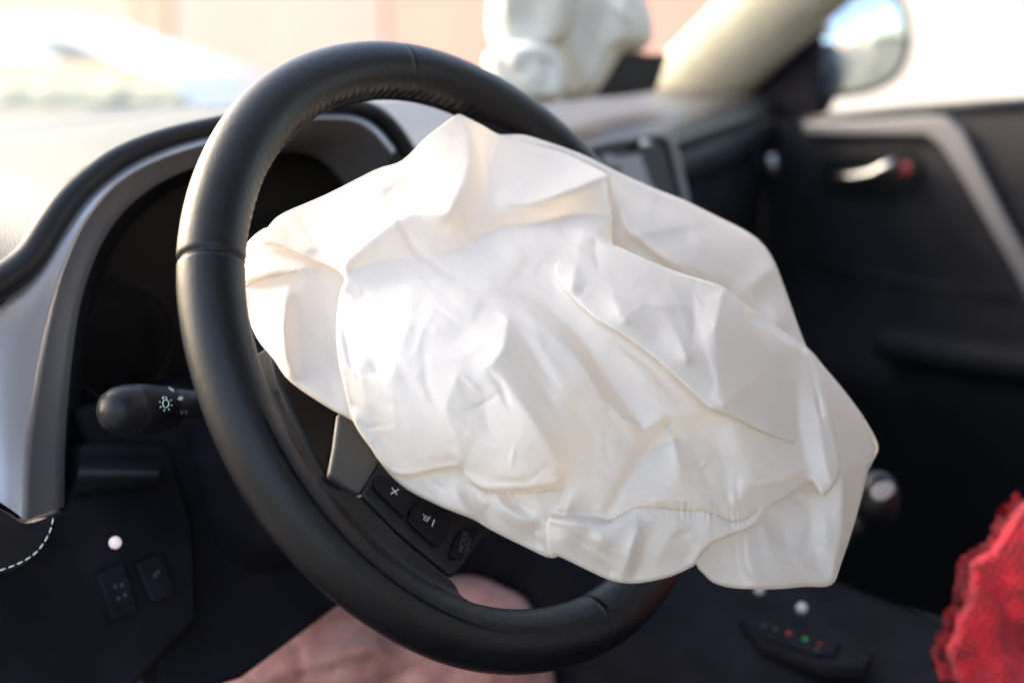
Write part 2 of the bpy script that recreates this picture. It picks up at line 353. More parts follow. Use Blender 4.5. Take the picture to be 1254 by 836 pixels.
# silver trim: two facets meeting in a ridge
oc = [(-60, 395), (0, 372), (38, 338), (66, 290), (90, 254), (118, 226), (155, 200), (212, 176), (290, 157), (350, 143), (405, 139), (440, 143), (465, 158), (485, 182)]
rc_ = [(-46, 640), (-5, 480), (45, 420), (68, 345), (94, 285), (125, 244), (165, 213), (222, 188), (296, 166), (352, 150), (403, 146), (436, 151), (458, 166), (478, 190)]
ic = [(80, 620), (80, 540), (88, 440), (101, 362), (122, 304), (152, 258), (190, 228), (240, 205), (302, 184), (354, 168), (400, 163), (430, 168), (450, 182), (470, 206)]
o_l = catmull([(-40, 590), (-40, 480), (-20, 400), (24, 350), (60, 298), (88, 256), (118, 226), (155, 200), (212, 176), (290, 157), (350, 143), (405, 139), (440, 143), (465, 158), (485, 182)], 5)
r_l = catmull([(32, 637), (36, 550), (52, 440), (70, 352), (94, 288), (118, 250), (145, 222), (180, 201), (228, 183), (298, 164), (352, 149), (404, 145), (437, 149), (460, 164), (480, 188)], 5)
i_l = catmull([(79, 620), (80, 540), (88, 440), (101, 362), (122, 304), (144, 268), (170, 242), (205, 219), (248, 202), (304, 184), (356, 168), (402, 163), (432, 168), (454, 182), (474, 206)], 5)
rows = []
for o_, r_, i_ in zip(o_l, r_l, i_l):
    a, b, c = DF(*o_, -.002), DF(*r_, .008), DF(*i_, -.012)
    rr = []
    for f in (0, .35, .7, .9): rr.append(a*(1-f)+b*f+nF*(.002*math.sin(math.pi*f)))
    rr.append(b+nF*.0006)
    for f in (.12, .35, .7, 1): rr.append(b*(1-f)+c*f-nF*(.002*math.sin(math.pi*f)))
    rr.append(c-nF*.05)
    rows.append(rr)
grid('silver_trim', rows, M['silver'], dash)
# end cap at the tip of the trim
# instrument recess: tunnel walls and back
def DB(px, py, off): return PN(px, py, np.array(pF)+nF*off, nF)
tun = i_l
rows = [[DF(*p, -.012) for p in tun], [DF(p[0]+6, p[1]+6, -.05) for p in tun], [PY(p[0]+14, p[1]+12, .345) for p in tun]]
grid('binnacle_hood', rows, M['plastic_dim'], dash)
slab('instrument_panel', [PY(*p, .34) for p in [(60, 700), (60, 240), (150, 200), (300, 150), (460, 150), (640, 260), (640, 700)]], (0, -1, 0), .01, M['gloss'], dash)
for (gx, gy, gr) in ((150, 420, 78), (330, 330, 66)):
    c = PY(gx, gy, .33); ring = []
    tt = [c+np.array([math.cos(a)*gr/1742*.95, 0, math.sin(a)*gr/1742*.95]) for a in np.linspace(0, 2*math.pi, 41)]
    gg = tube('gauge_ring', tt, .0016, M['plastic_satin'], dash, n=8, caps=False)
    tks = []
    for k in range(21):
        a = R_(-40+13*k); r0, r1 = gr/1742*.78, gr/1742*.88
        d_ = np.array([math.cos(a), 0, math.sin(a)]); t_ = np.array([-math.sin(a), 0, math.cos(a)])*.0008
        tks.append(([c+d_*r0-t_, c+d_*r1-t_, c+d_*r1+t_, c+d_*r0+t_], [(0, 1, 2, 3)]))
    join_tris('tick_marks', tks, M['plastic_satin'], gg)
# lower dash: face below trim, knee panel with switches
face = [(-200, 600), (-60, 600), (20, 628), (34, 640), (80, 622), (95, 590), (100, 540), (210, 545), (240, 640), (245, 760), (150, 860), (-200, 900)]
slab('knee_panel', [DF(*p, -.018) for p in face], nF, .05, M['plastic_dim'], dash, bevel=.006)
slab('column_surround', [DF(*p, -.03) for p in [(90, 500), (200, 470), (460, 430), (520, 640), (420, 740), (300, 830), (200, 860), (180, 700)]], nF, .05, M['plastic_dim'], dash, bevel=.006)
# ledge with the pale glint
rows = []
for f in np.linspace(0, 1, 12):
    a = np.array([100, 560])*(1-f)+np.array([196, 566])*f; b = np.array([88, 612])*(1-f)+np.array([192, 600])*f
    rows.append([DF(*(a*(1-g)+b*g), -.016+.014*math.sin(math.pi*g)) for g in np.linspace(0, 1, 8)])
grid('vent_ledge', rows, M['plastic_satin'], dash)
# stitched leather knee bolster at the far left
bol = catmull([(-120, 600), (-60, 606), (0, 622), (32, 640), (66, 632), (62, 652), (50, 676), (26, 694), (0, 703), (-60, 712), (-120, 715)], 4)
slab('leather_bolster', [DF(*p, .002) for p in bol], nF, .02, M['leather_dark'], dash, bevel=.004)
sc_ = catmull([(65, 634), (62, 648), (54, 664), (42, 678), (24, 689), (0, 698), (-30, 706)], 12)
seg = []
P = [DF(*p, .0032) for p in sc_]; acc = 0
Ls = np.cumsum([0]+[np.linalg.norm(P[i+1]-P[i]) for i in range(len(P)-1)])
def at_len(P, Ls, s):
    i = int(min(len(P)-2, max(0, np.searchsorted(Ls, s)-1))); f = (s-Ls[i])/max(1e-9, Ls[i+1]-Ls[i]); return P[i]*(1-f)+P[i+1]*f
s = 0; k = 0
while s < Ls[-1]-.005:
    tube('stitch', [at_len(P, Ls, s), at_len(P, Ls, s+.0018), at_len(P, Ls, s+.0036)], [.0004, .0006, .0004], M['thread_white'], dash, n=6); s += .0052
# switches
def switch(pts, mk):
    o = slab('switch', [DF(*p, -.012) for p in pts], nF, .01, M['plastic_dim'], dash, bevel=.0015)
    for q in mk:
        c = DF(*q, -.0115); u = np.array([1, 0, 0])*.0012; v = np.cross(nF, u)
        mesh('symbol', [c-u-v, c+u-v, c+u+v, c-u+v], [(0, 1, 2, 3)], M['markdim'], o)
switch([(120, 702), (152, 688), (170, 748), (140, 760)], [(141, 718), (149, 716), (145, 732), (153, 728)])
switch([(168, 690), (198, 676), (216, 726), (188, 738)], [(190, 704), (194, 700)])
bm = bmesh.new(); bmesh.ops.create_icosphere(bm, subdivisions=3, radius=.0038); me = bpy.data.meshes.new('indicator_lamp'); bm.to_mesh(me); bm.free()
lampm = mat('pale_lamp_cap', (.6, .5, .55), .3); lb = lampm.node_tree.nodes['Principled BSDF']; lb.inputs['Emission Color'].default_value = (1, .84, .88, 1); lb.inputs['Emission Strength'].default_value = .08
me.materials.append(lampm); lo = bpy.data.objects.new('indicator_lamp', me); C.objects.link(lo); lo.location = DF(141, 664, -.006); lo.parent = dash
# ------- dash right part
tr_rows = []
for x in np.linspace(.22, 1.12, 18):
    f = (x-.22)/.9
    yf = .215+.316*(x-.22); zf = 1.067+.05*(x-.22)
    yb = .76-.04*f
    tr_rows.append([(x, yf+.01, zf-.03), (x, yf, zf-.014), (x, yf+.008, zf-.003), (x, yf+.05, zf+.006), (x, yf+.12, zf+.008), (x, (yf+.12+yb)/2, zf+.01), (x, yb, 1.118)])
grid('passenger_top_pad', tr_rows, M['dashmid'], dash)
# satin ledge strip
grid('ledge_strip', [[(x, .214+.316*(x-.22), 1.04+.05*(x-.22)), (x, .206+.316*(x-.22), 1.02+.05*(x-.22)), (x, .214+.316*(x-.22), 1.0+.05*(x-.22))] for x in np.linspace(.24, 1.10, 12)], M['plastic'], dash)
grid('passenger_face', [[(x, .222+.316*(x-.22), 1.05+.05*(x-.22)), (x, .24+.30*(x-.22), .95), (x, .28+.26*(x-.22), .80), (x, .42+.12*(x-.22), .68), (x, .6, .62)] for x in np.linspace(.20, 1.10, 10)], M['plastic_far'], dash)
# torn lid of the passenger airbag
yl = .50
slab('airbag_lid', [PY(*p, yl) for p in [(712, 120), (738, 88), (764, 60), (795, 66), (820, 66), (812, 88), (804, 112), (760, 118)]], (-.3, -1, .2), .006, M['plastic'], dash, bevel=.002)
slab('air_vent', [PZ(*p, 1.085) for p in [(684, 140), (735, 132), (742, 148), (690, 156)]], (0, 0, 1), .006, M['gloss'], dash, bevel=.001)
# centre display
dp0 = np.array([.45, .262, .98]); dn = np.array([-.12, -1, .25]); dn /= np.linalg.norm(dn)
def DD(px, py, off=0): return PN(px, py, dp0+dn*off, dn)
fr_o = [(706, 178), (816, 162), (838, 240), (850, 300), (720, 330)]
slab('centre_display', [DD(*p) for p in fr_o], dn, .03, M['gloss'], dash, bevel=.003)
tube('display_frame', [DD(*p, .002) for p in catmull([(690, 190), (730, 178), (780, 169), (808, 166), (822, 178), (832, 215), (842, 260), (848, 300)], 4)], .0036, M['trimgrey'], dash)
bt = slab('display_key', [DD(*p, .003) for p in [(752, 192), (784, 186), (796, 222), (812, 250), (775, 250)]], dn, .004, M['trimgrey'], dash, bevel=.002)
slab('display_key', [DD(*p, .003) for p in [(735, 190), (752, 187), (762, 207), (742, 206)]], dn, .004, M['trimgrey'], dash, bevel=.002)
kb = DD(790, 178, .009)
me = me.copy(); me.materials.clear(); me.materials.append(M['chrome']); ko = bpy.data.objects.new('knob', me); C.objects.link(ko); ko.location = kb; ko.parent = dash; ko.scale = (1.5,)*3
# side vent at the far end
vc = PX(944, 178, .985)
tube('vent_ring', [vc+np.array([0*math.cos(a)-.01*math.cos(a), -.012*0+.018*math.cos(a), .03*math.sin(a)]) for a in np.linspace(0, 2*math.pi, 25)], .003, M['plastic'], dash, caps=False)
tube('vent_slider', [PX(944, 190, .99), PX(948, 212, .99)], .005, M['silver'], dash)

# ================================================================== centre console, gear lever
con = empty('centre_console', 'dark centre console with gear gate and small red and green lights beside the wheel', 'console')
rows = []
for y, zt in ((-.75, .70), (-.35, .71), (-.12, .73), (.02, .745), (.12, .76), (.2, .79), (.27, .84), (.31, .90)):
    rows.append([(.24, y, .40), (.235, y, zt-.05), (.245, y, zt-.012), (.26, y, zt), (.34, y, zt+.004), (.44, y, zt), (.455, y, zt-.012), (.465, y, zt-.05), (.46, y, .40)])
grid('console_body', rows, M['plastic_dim'], con)
gz = .752
slab('gear_gate', [PZ(*p, gz) for p in [(905, 756), (935, 745), (1040, 775), (1070, 800), (1060, 815), (1010, 815), (930, 785)]], (0, 0, 1), .01, M['plastic_dim'], con, bevel=.003)
gi = slab('gate_display', [PZ(*p, gz+.003) for p in [(922, 762), (938, 757), (1028, 785), (1022, 800), (1000, 800), (930, 776)]], (0, 0, 1), .004, M['plastic_dim'], con, bevel=.001)
ledr = mat('red_led', (.3, .02, .02), .4); ledr.node_tree.nodes['Principled BSDF'].inputs['Emission Color'].default_value = (1, .08, .06, 1); ledr.node_tree.nodes['Principled BSDF'].inputs['Emission Strength'].default_value = .02
ledg = mat('green_led', (.02, .3, .05), .4); ledg.node_tree.nodes['Principled BSDF'].inputs['Emission Color'].default_value = (.05, 1, .25, 1); ledg.node_tree.nodes['Principled BSDF'].inputs['Emission Strength'].default_value = .01
def led(px, py, mm, nm, r=.002):
    c = PZ(px, py, gz+.004); return slab(nm, [c+np.array([math.cos(a)*r, math.sin(a)*r, .0012]) for a in np.linspace(0, 2*math.pi, 9)[:-1]], (0, 0, 1), .001, mm, gi, bevel=0)
led(966, 776, ledr, 'red_light'); led(986, 783, ledg, 'green_light'); led(1004, 789, ledr, 'red_light', .0013)
led(936, 767, M['markdim'], 'white_mark', .0022); led(950, 771, M['markdim'], 'white_mark', .002); led(1000, 797, M['markdim'], 'white_mark', .0018)
for q in ((930, 722), (982, 744)):
    me2 = me.copy(); me2.materials.clear(); me2.materials.append(M['mark2'])
    b_ = bpy.data.objects.new('screw_cap', me2); C.objects.link(b_); b_.location = PZ(*q, gz+.01); b_.parent = con; b_.scale = (1.1,)*3
gl_ = empty('gear_lever', 'gear lever with a glossy pale-topped knob behind the airbag at right', 'gear lever')
kc = D(1074, 612, 1.12)
bm = bmesh.new(); bmesh.ops.create_uvsphere(bm, u_segments=24, v_segments=16, radius=.018)
for v in bm.verts: v.co.z *= 1.3; v.co.x *= 1.05
mk_ = bpy.data.meshes.new('knob'); bm.to_mesh(mk_); bm.free(); mk_.polygons.foreach_set('use_smooth', [True]*len(mk_.polygons)); mk_.materials.append(M['gloss'])
ko = bpy.data.objects.new('knob', mk_); C.objects.link(ko); ko.location = kc; ko.parent = gl_
tube('shaft', [kc-np.array([0, 0, .01]), D(985, 700, 1.25)], [.006, .008], M['leather_dark'], gl_)
slab('knob_badge', [kc+np.array([-.015+.011*math.cos(a)*.5, -.0125+.0*a, .014])+np.array([.006*math.cos(a), -.004*math.cos(a), .0075*math.sin(a)]) for a in np.linspace(0, 2*math.pi, 13)[:-1]], (-.7, -.6, .4), .003, M['mark2'], gl_, bevel=.001)

# ================================================================== passenger seat
seat = empty('front_seat', 'black cloth passenger seat cushion in the dark at the right', 'car seat')
def cushion(nm, lo, hi, m, par, puff=.02, n=10):
    x0, y0, z0 = lo; x1, y1, z1 = hi; rows = []
    for i in range(n+1):
        x = x0+(x1-x0)*i/n; r = []
        for k in range(20):
            a = 2*math.pi*k/20; sy = math.copysign(abs(math.cos(a))**.4, math.cos(a)); sz = math.copysign(abs(math.sin(a))**.4, math.sin(a))
            e = 1-abs(2*i/n-1)**6*.25
            r.append((x, (y0+y1)/2+sy*(y1-y0)/2*e, (z0+z1)/2+sz*(z1-z0)/2*e+(puff if sz > .5 and 0 < i < n and abs(2*i/n-1) > .6 else 0)))
        rows.append(r)
    o = grid(nm, rows, m, par, closed_v=True); bm = bmesh.new(); bm.from_mesh(o.data); bmesh.ops.holes_fill(bm, edges=[e for e in bm.edges if e.is_boundary]); bm.to_mesh(o.data); bm.free(); return o
cushion('seat_cushion', (.50, -.62, .52), (1.00, -.06, .70), M['seat'], seat)
cushion('backrest', (.50, -.80, .62), (1.00, -.62, 1.32), M['seat'], seat)
box('seat_base', (.54, -.58, .40), (.96, -.12, .54), M['plastic_dim'], seat)

# ================================================================== red knit
def fnoise(p, s=1.0):
    from mathutils import noise
    return noise.noise(Vector((p[0]*s, p[1]*s, p[2]*s)))
def heap(nm, outline, dist_c, depth, m, label, cat, knit=False, amp=.01, nz=14, cell=4, thick=.05):
    """a lumpy cloth heap whose outline is given in pixels at a real distance"""
    pass

# ================================================================== height-field cloth machinery (airbags, garments)
def seg_dist(X, Y, poly, closed):
    P = np.array(poly, float); Q = np.roll(P, -1, 0) if closed else P[1:]; P_ = P if closed else P[:-1]
    best = np.full(X.shape, 1e18); bx = np.zeros(X.shape); by = np.zeros(X.shape)
    for (x0, y0), (x1, y1) in zip(P_, Q):
        dx, dy = x1-x0, y1-y0; L = dx*dx+dy*dy+1e-12
        t = np.clip(((X-x0)*dx+(Y-y0)*dy)/L, 0, 1); qx = x0+t*dx; qy = y0+t*dy
        d = (X-qx)**2+(Y-qy)**2; k = d < best; best = np.where(k, d, best); bx = np.where(k, qx, bx); by = np.where(k, qy, by)
    return np.sqrt(best), bx, by
def inside(X, Y, poly):
    P = np.array(poly, float); Q = np.roll(P, -1, 0); c = np.zeros(X.shape, bool)
    for (x0, y0), (x1, y1) in zip(P, Q):
        if y0 == y1: continue
        k = ((y0 > Y) != (y1 > Y)) & (X < (x1-x0)*(Y-y0)/(y1-y0)+x0); c ^= k
    return c
def blur(A, s):
    n = max(1, int(3*s)); k = np.exp(-.5*(np.arange(-n, n+1)/s)**2); k /= k.sum()
    B = np.pad(A, n, mode='edge'); B = np.apply_along_axis(lambda r: np.convolve(r, k, 'valid'), 0, B)
    return np.apply_along_axis(lambda r: np.convolve(r, k, 'valid'), 1, B)
def membrane(x0, y0, nx, ny, cell, cons, iters=(400, 300, 200, 160, 120)):
    """harmonic surface stretched over constraint polylines [(x,y,h)...]"""
    h = None; lev = len(iters)
    for l, it in enumerate(iters):
        c = cell*2**(lev-1-l); mx, my = int(math.ceil((nx-1)*cell/c))+1, int(math.ceil((ny-1)*cell/c))+1
        S_ = np.zeros((my, mx)); W_ = np.zeros((my, mx))
        for pl in cons:
            for a, b in zip(pl[:-1], pl[1:]):
                n = max(1, int(max(abs(b[0]-a[0]), abs(b[1]-a[1]))/c*1.5))
                for k in range(n+1):
                    t = k/n; i = int(round((a[0]+(b[0]-a[0])*t-x0)/c)); j = int(round((a[1]+(b[1]-a[1])*t-y0)/c))
                    if 0 <= i < mx and 0 <= j < my: S_[j, i] += a[2]+(b[2]-a[2])*t; W_[j, i] += 1
        K = W_ > 0; V = np.where(K, S_/np.maximum(W_, 1), 0)
        if h is None: h = np.full((my, mx), V[K].mean())
        else:
            yy = np.clip(np.arange(my)/2, 0, h.shape[0]-1); xx = np.clip(np.arange(mx)/2, 0, h.shape[1]-1)
            y_0 = np.floor(yy).astype(int); x_0 = np.floor(xx).astype(int); y_1 = np.minimum(y_0+1, h.shape[0]-1); x_1 = np.minimum(x_0+1, h.shape[1]-1)
            fy = (yy-y_0)[:, None]; fx = (xx-x_0)[None]
            h = (h[np.ix_(y_0, x_0)]*(1-fx)+h[np.ix_(y_0, x_1)]*fx)*(1-fy)+(h[np.ix_(y_1, x_0)]*(1-fx)+h[np.ix_(y_1, x_1)]*fx)*fy
        h = np.where(K, V, h)
        for _ in range(it):
            P_ = np.pad(h, 1, mode='edge'); h = .25*(P_[2:, 1:-1]+P_[:-2, 1:-1]+P_[1:-1, 2:]+P_[1:-1, :-2]); h = np.where(K, V, h)
    return h[:ny, :nx]
def cliff(pts, lo, off):
    """second polyline beside pts (offset off px to the left of travel) at heights lowered to lo"""
    P = np.array([(p[0], p[1]) for p in pts], float); T = np.gradient(P, axis=0); T /= np.linalg.norm(T, axis=1)[:, None]+1e-9
    N_ = np.stack([T[:, 1], -T[:, 0]], 1); Q = P+N_*off
    los = lo if hasattr(lo, '__len__') else [lo]*len(pts)
    return [pts, [(q[0], q[1], l) for q, l in zip(Q, los)]]
def stroke(X, Y, pts, w, a, asym=0):
    d, bx, by = seg_dist(X, Y, [(p[0], p[1]) for p in pts], False)
    P = np.array(pts, float)[:, :2]; e0 = np.hypot(bx-P[0, 0], by-P[0, 1]); e1 = np.hypot(bx-P[-1, 0], by-P[-1, 1])
    L = np.hypot(*(P[1:]-P[:-1]).T).sum(); tp = np.clip(np.minimum(e0, e1)/(.35*L+1e-6), 0, 1)
    return a*np.exp(-(d/w)**2)*(.15+.85*tp)
def cloth_layer(name, poly, base, cons, strokes, m, parent, cell=2.5, sm=1.3, rho=6, drop=.005, ripple=.0, flip=False, extra=None, facets=None):
    if m is M['bag']: poly = [tuple(q_) for q_ in catmull(poly, 4, True)]
    P = np.array(poly, float); x0, y0 = P.min(0)-3*cell; x1, y1 = P.max(0)+3*cell
    nx, ny = int((x1-x0)/cell)+2, int((y1-y0)/cell)+2
    X, Y = np.meshgrid(x0+np.arange(nx)*cell, y0+np.arange(ny)*cell)
    h = membrane(x0, y0, nx, ny, cell, [[(a, b, c*.001) for a, b, c in pl] for pl in cons])
    if m is M['bag']:
        # free ends of folds run out into the cloth instead of ending in a dimple
        hb = blur(h, 14/cell); new = []
        allp = [(k, p) for k, pl in enumerate(cons) for p in pl]
        for k, pl in enumerate(cons):
            pl = [tuple(p) for p in pl]
            if len(pl) == 2: pl = [pl[0], tuple((np.array(pl[0])+np.array(pl[1]))/2), pl[1]]
            for e_ in (0, -1):
                q = pl[e_]
                if any(k2 != k and abs(p[0]-q[0]) < 9 and abs(p[1]-q[1]) < 9 for k2, p in allp): continue
                if seg_dist(np.array([q[0]*1.]), np.array([q[1]*1.]), poly, True)[0][0] < 14: continue
                j, i = int(np.clip(round((q[1]-y0)/cell), 0, ny-1)), int(np.clip(round((q[0]-x0)/cell), 0, nx-1))
                pl[e_] = (q[0], q[1], hb[j, i]*1000)
            new.append(pl)
        h = membrane(x0, y0, nx, ny, cell, [[(a, b, c*.001) for a, b, c in pl] for pl in new])
    h = blur(h, sm)
    for st in strokes: h = h+stroke(X, Y, *st)
    if ripple:
        for sc, am in ((90, 1.0), (42, .5), (20, .22)):
            G = RNG.normal(size=(int(ny*cell/sc)+4, int(nx*cell/sc)+4))
            yy = np.arange(ny)*cell/sc; xx = np.arange(nx)*cell/sc; yi = yy.astype(int); xi = xx.astype(int)
            fy = (yy-yi)[:, None]; fx = (xx-xi)[None]; fy = fy*fy*(3-2*fy); fx = fx*fx*(3-2*fx)
            v = (G[np.ix_(yi, xi)]*(1-fx)+G[np.ix_(yi, xi+1)]*fx)*(1-fy)+(G[np.ix_(yi+1, xi)]*(1-fx)+G[np.ix_(yi+1, xi+1)]*fx)*fy
            h = h+v*am*ripple
    if ripple and m is M['bag']:
        for sc, am, sx in ((64, .0009, 1.6), (34, .00042, 1.4), (17, .00016, 1.2)):
            u = (X*.78+Y*.62)/(sc*sx); v = (-X*.62+Y*.78)/sc; u = u-u.min(); v = v-v.min()
            G = RNG.normal(size=(int(v.max())+3, int(u.max())+3)); vi = v.astype(int); ui = u.astype(int); fv = v-vi; fu = u-ui; fv = fv*fv*(3-2*fv); fu = fu*fu*(3-2*fu)
            q = (G[vi, ui]*(1-fu)+G[vi, ui+1]*fu)*(1-fv)+(G[vi+1, ui]*(1-fu)+G[vi+1, ui+1]*fu)*fv
            h = h+am*(1-np.minimum(1, np.sqrt(q*q+.006)*1.5))*(1 if sc != 34 else -1)
        for sc, sl_m, tau in (facets or (((92, .036, 3.2), (42, .026, 2.2)) if m is M['bag'] else ())):
            A_ = (X*.80+Y*.60)/1.7; B_ = -X*.60+Y*.80; n_s = int((A_.max()-A_.min())*(B_.max()-B_.min())/sc**2*1.0)+4
            ca = RNG.uniform(A_.min(), A_.max(), n_s); cb = RNG.uniform(B_.min(), B_.max(), n_s); ga = RNG.normal(0, sl_m, n_s)*.00045; gb = RNG.normal(0, sl_m, n_s)*.00045
            dm = None
            for a_, b_ in zip(ca, cb):
                dd = np.hypot(A_-a_, B_-b_); dm = dd if dm is None else np.minimum(dm, dd)
            num = 0; den = 0
            for a_, b_, p_, q_ in zip(ca, cb, ga, gb):
                w_ = np.exp(-(np.hypot(A_-a_, B_-b_)-dm)/tau); num = num+w_*((A_-a_)*p_+(B_-b_)*q_); den = den+w_
            h = h+num/den
    if extra is not None: h = h+extra(X, Y)
    d, bx, by = seg_dist(X, Y, poly, True); ins = inside(X, Y, poly); sd = np.where(ins, d, -d)
    s = np.clip(sd, 0, rho)/rho; h = h-drop*(1-np.sqrt(np.clip(1-(1-s)**2, 0, 1)))
    snap = (sd < .4*cell); keep = sd > -1.02*cell
    XX = np.where(snap, bx, X); YY = np.where(snap, by, Y)
    dep = base(XX, YY)-h
    idx = -np.ones(X.shape, int); idx[keep] = np.arange(keep.sum())
    PT = CAM[None]+(FWD[None]+((XX[keep]-CX)/FPX)[:, None]*RGT[None]+((CY-YY[keep])/FPX)[:, None]*UPC[None])*dep[keep][:, None]
    a, b, c, e = idx[:-1, :-1], idx[:-1, 1:], idx[1:, 1:], idx[1:, :-1]; ok = (a >= 0) & (b >= 0) & (c >= 0) & (e >= 0)
    F = np.stack([a[ok], e[ok], c[ok], b[ok]], 1) if not flip else np.stack([a[ok], b[ok], c[ok], e[ok]], 1)
    me = bpy.data.meshes.new(name); me.from_pydata(PT.tolist(), [], F.tolist()); me.update(); me.validate()
    me.polygons.foreach_set('use_smooth', [True]*len(me.polygons)); me.materials.append(m)
    o = bpy.data.objects.new(name, me); C.objects.link(o)
    if parent: o.parent = parent
    def fn(px, py): return base(px, py)-float(h[int(round((py-y0)/cell)), int(round((px-x0)/cell))])
    def hs_(XX_, YY_):
        fx = np.clip((XX_-x0)/cell, 0, nx-1.01); fy = np.clip((YY_-y0)/cell, 0, ny-1.01); ix = fx.astype(int); iy = fy.astype(int); fx = fx-ix; fy = fy-iy
        return (h[iy, ix]*(1-fx)+h[iy, ix+1]*fx)*(1-fy)+(h[iy+1, ix]*(1-fx)+h[iy+1, ix+1]*fx)*fy
    fn.height = hs_
    return o, fn

# ---------------- pink cloth in the footwell, red knit, passenger airbag use the same machinery
pk = lambda X, Y: 1.13+.0*X+np.clip(790-Y, 0, 200)*.0004
o, _ = cloth_layer('pink_jacket', catmull([(180, 1270), (230, 900), (290, 820), (400, 745), (520, 712), (575, 704), (615, 718), (655, 752), (688, 900), (690, 1270)], 4, True), pk,
    [[(260, 860, 0), (400, 800, 15), (520, 770, 0), (640, 800, 20), (690, 860, 0)], [(430, 740, -5), (470, 800, 14), (480, 880, -10)], [(540, 700, 5), (600, 740, 22), (680, 760, 0)],
     [(360, 780, -6), (380, 840, 10)], [(560, 780, -8), (585, 860, 18)]], [([(330, 830), (460, 790), (520, 830)], 10, .01), ([(430, 850), (560, 800)], 8, -.008)], M['pink'], None, cell=4, ripple=.004, facets=((90, .5, 6), (45, .35, 4)), rho=14, drop=.02)
md = o.modifiers.new('s', 'SOLIDIFY'); md.thickness = .02; md.offset = -1
tag(o, 'crumpled dusty pink jacket in the footwell, seen below and through the steering wheel', 'jacket')

def knit(X, Y):
    jx = 2.5*np.sin(Y/17+X/31); jy = 2.5*np.sin(X/14-Y/23)
    u = ((X+jx)*.85+(Y+jy)*.52)/9.5; v = (-(X+jx)*.52+(Y+jy)*.85)/8.0
    return .0032*np.abs(np.sin(np.pi*u+.6*np.sin(np.pi*v)))**.6*np.abs(np.sin(np.pi*v))**.6
rb = lambda X, Y: 1.075+.0*X-.00025*(Y-700)
o, _ = cloth_layer('knitted_sweater', catmull([(1300, 590), (1256, 612), (1232, 640), (1215, 668), (1188, 686), (1186, 712), (1184, 735), (1172, 752), (1168, 775), (1158, 795), (1166, 820), (1180, 850), (1200, 900), (1420, 900), (1420, 560)], 3, True), rb,
    [[(1290, 600, 10), (1240, 680, 34), (1210, 760, 30), (1190, 850, 18)], [(1254, 720, 38), (1235, 780, 24), (1225, 850, 30)], [(1300, 720, 50), (1254, 790, 10), (1260, 880, 40)], [(1380, 620, 40), (1380, 860, 40)]],
    [([(1190, 700), (1230, 740), (1254, 800)], 12, -.004)], M['red'], None, cell=1.6, sm=3, ripple=.0015, rho=14, drop=.022, extra=knit)
md = o.modifiers.new('s', 'SOLIDIFY'); md.thickness = .025; md.offset = -1
tag(o, 'chunky red knitted sweater bunched up at the lower right corner', 'sweater')

pb = lambda X, Y: 1.58+.0*X
pa = empty('passenger_airbag', 'crumpled white passenger airbag blurred on top of the dashboard', 'airbag')
def fold(poly, off, rho, drop, cons, st):
    o, _ = cloth_layer('airbag_fold', catmull(poly, 3, True), lambda X, Y: 1.58-off+.0*X, cons, st, M['pbag'], pa, cell=3.2, sm=1.5, ripple=.003, facets=((46, .9, 4), (26, .6, 3)), rho=rho, drop=drop)
    md = o.modifiers.new('s', 'SOLIDIFY'); md.thickness = .006; md.offset = -1
fold([(640, -60), (700, -75), (770, -50), (792, 0), (800, 40), (788, 62), (762, 66), (745, 92), (722, 120), (680, 122), (650, 90), (640, 20)], .0, 22, .04,
     [[(650, -40, 20), (780, -30, 10)], [(700, -60, 50), (716, 0, 55), (700, 60, 48), (706, 112, 20)], [(770, -20, 45), (765, 30, 40), (735, 70, 30)], [(738, -30, 38), (742, 20, 36), (722, 80, 32)]], [([(745, 0), (775, 30)], 5, .008)])
fold([(600, 50), (597, 20), (606, -20), (640, -50), (690, -40), (700, 0), (695, 40), (670, 62), (640, 66), (612, 66)], .045, 16, .035,
     [[(606, 50, 10), (612, 0, 30), (640, -30, 40), (680, -20, 36)], [(640, 10, 26), (650, 30, 24)], [(670, 10, 36), (676, 40, 30), (640, 56, 30), (612, 40, 26)]], [([(618, -10), (622, 30)], 5, .006)])
fold([(592, 80), (600, 62), (630, 50), (665, 52), (690, 70), (694, 100), (684, 124), (640, 126), (606, 104)], .07, 15, .035,
     [[(600, 80, 20), (640, 62, 34), (680, 80, 20)], [(620, 104, 20), (650, 92, 34), (680, 104, 24)], [(640, 80, 30), (664, 78, 30)]], [([(660, 60), (672, 90), (668, 118)], 5, -.004), ([(620, 70), (640, 84)], 5, .006)])

# ================================================================== steering wheel
NW = -0.675*FWD+.651*RGT+.347*UPC; NW = NW/np.linalg.norm(NW)        # towards the driver
RW, RT = .172, .0170
def WP(px, py, off=0.0): return PN(px, py, WC+NW*off, NW)
U0 = WP(258, 320)-WC; U0 -= NW*np.dot(U0, NW); U0 /= np.linalg.norm(U0); V0 = np.cross(NW, U0)
def wang(px, py):
    p = WP(px, py)-WC; return math.atan2(np.dot(p, V0), np.dot(p, U0))
sw = empty('steering_wheel', 'black leather-wrapped steering wheel turned to the left, airbag burst from its hub', 'steering wheel')
a1, a2, a3 = wang(258, 322), wang(726, 770), wang(488, 90)
aup0, aup1 = wang(258, 322), wang(720, 200)
def angd(a, b): return (a-b+math.pi) % (2*math.pi)-math.pi
NA, NT = 1440, 40
up_dir = angd(a3, a1) > 0
LACE = abs(angd(wang(600, 90), a1))
rows = []
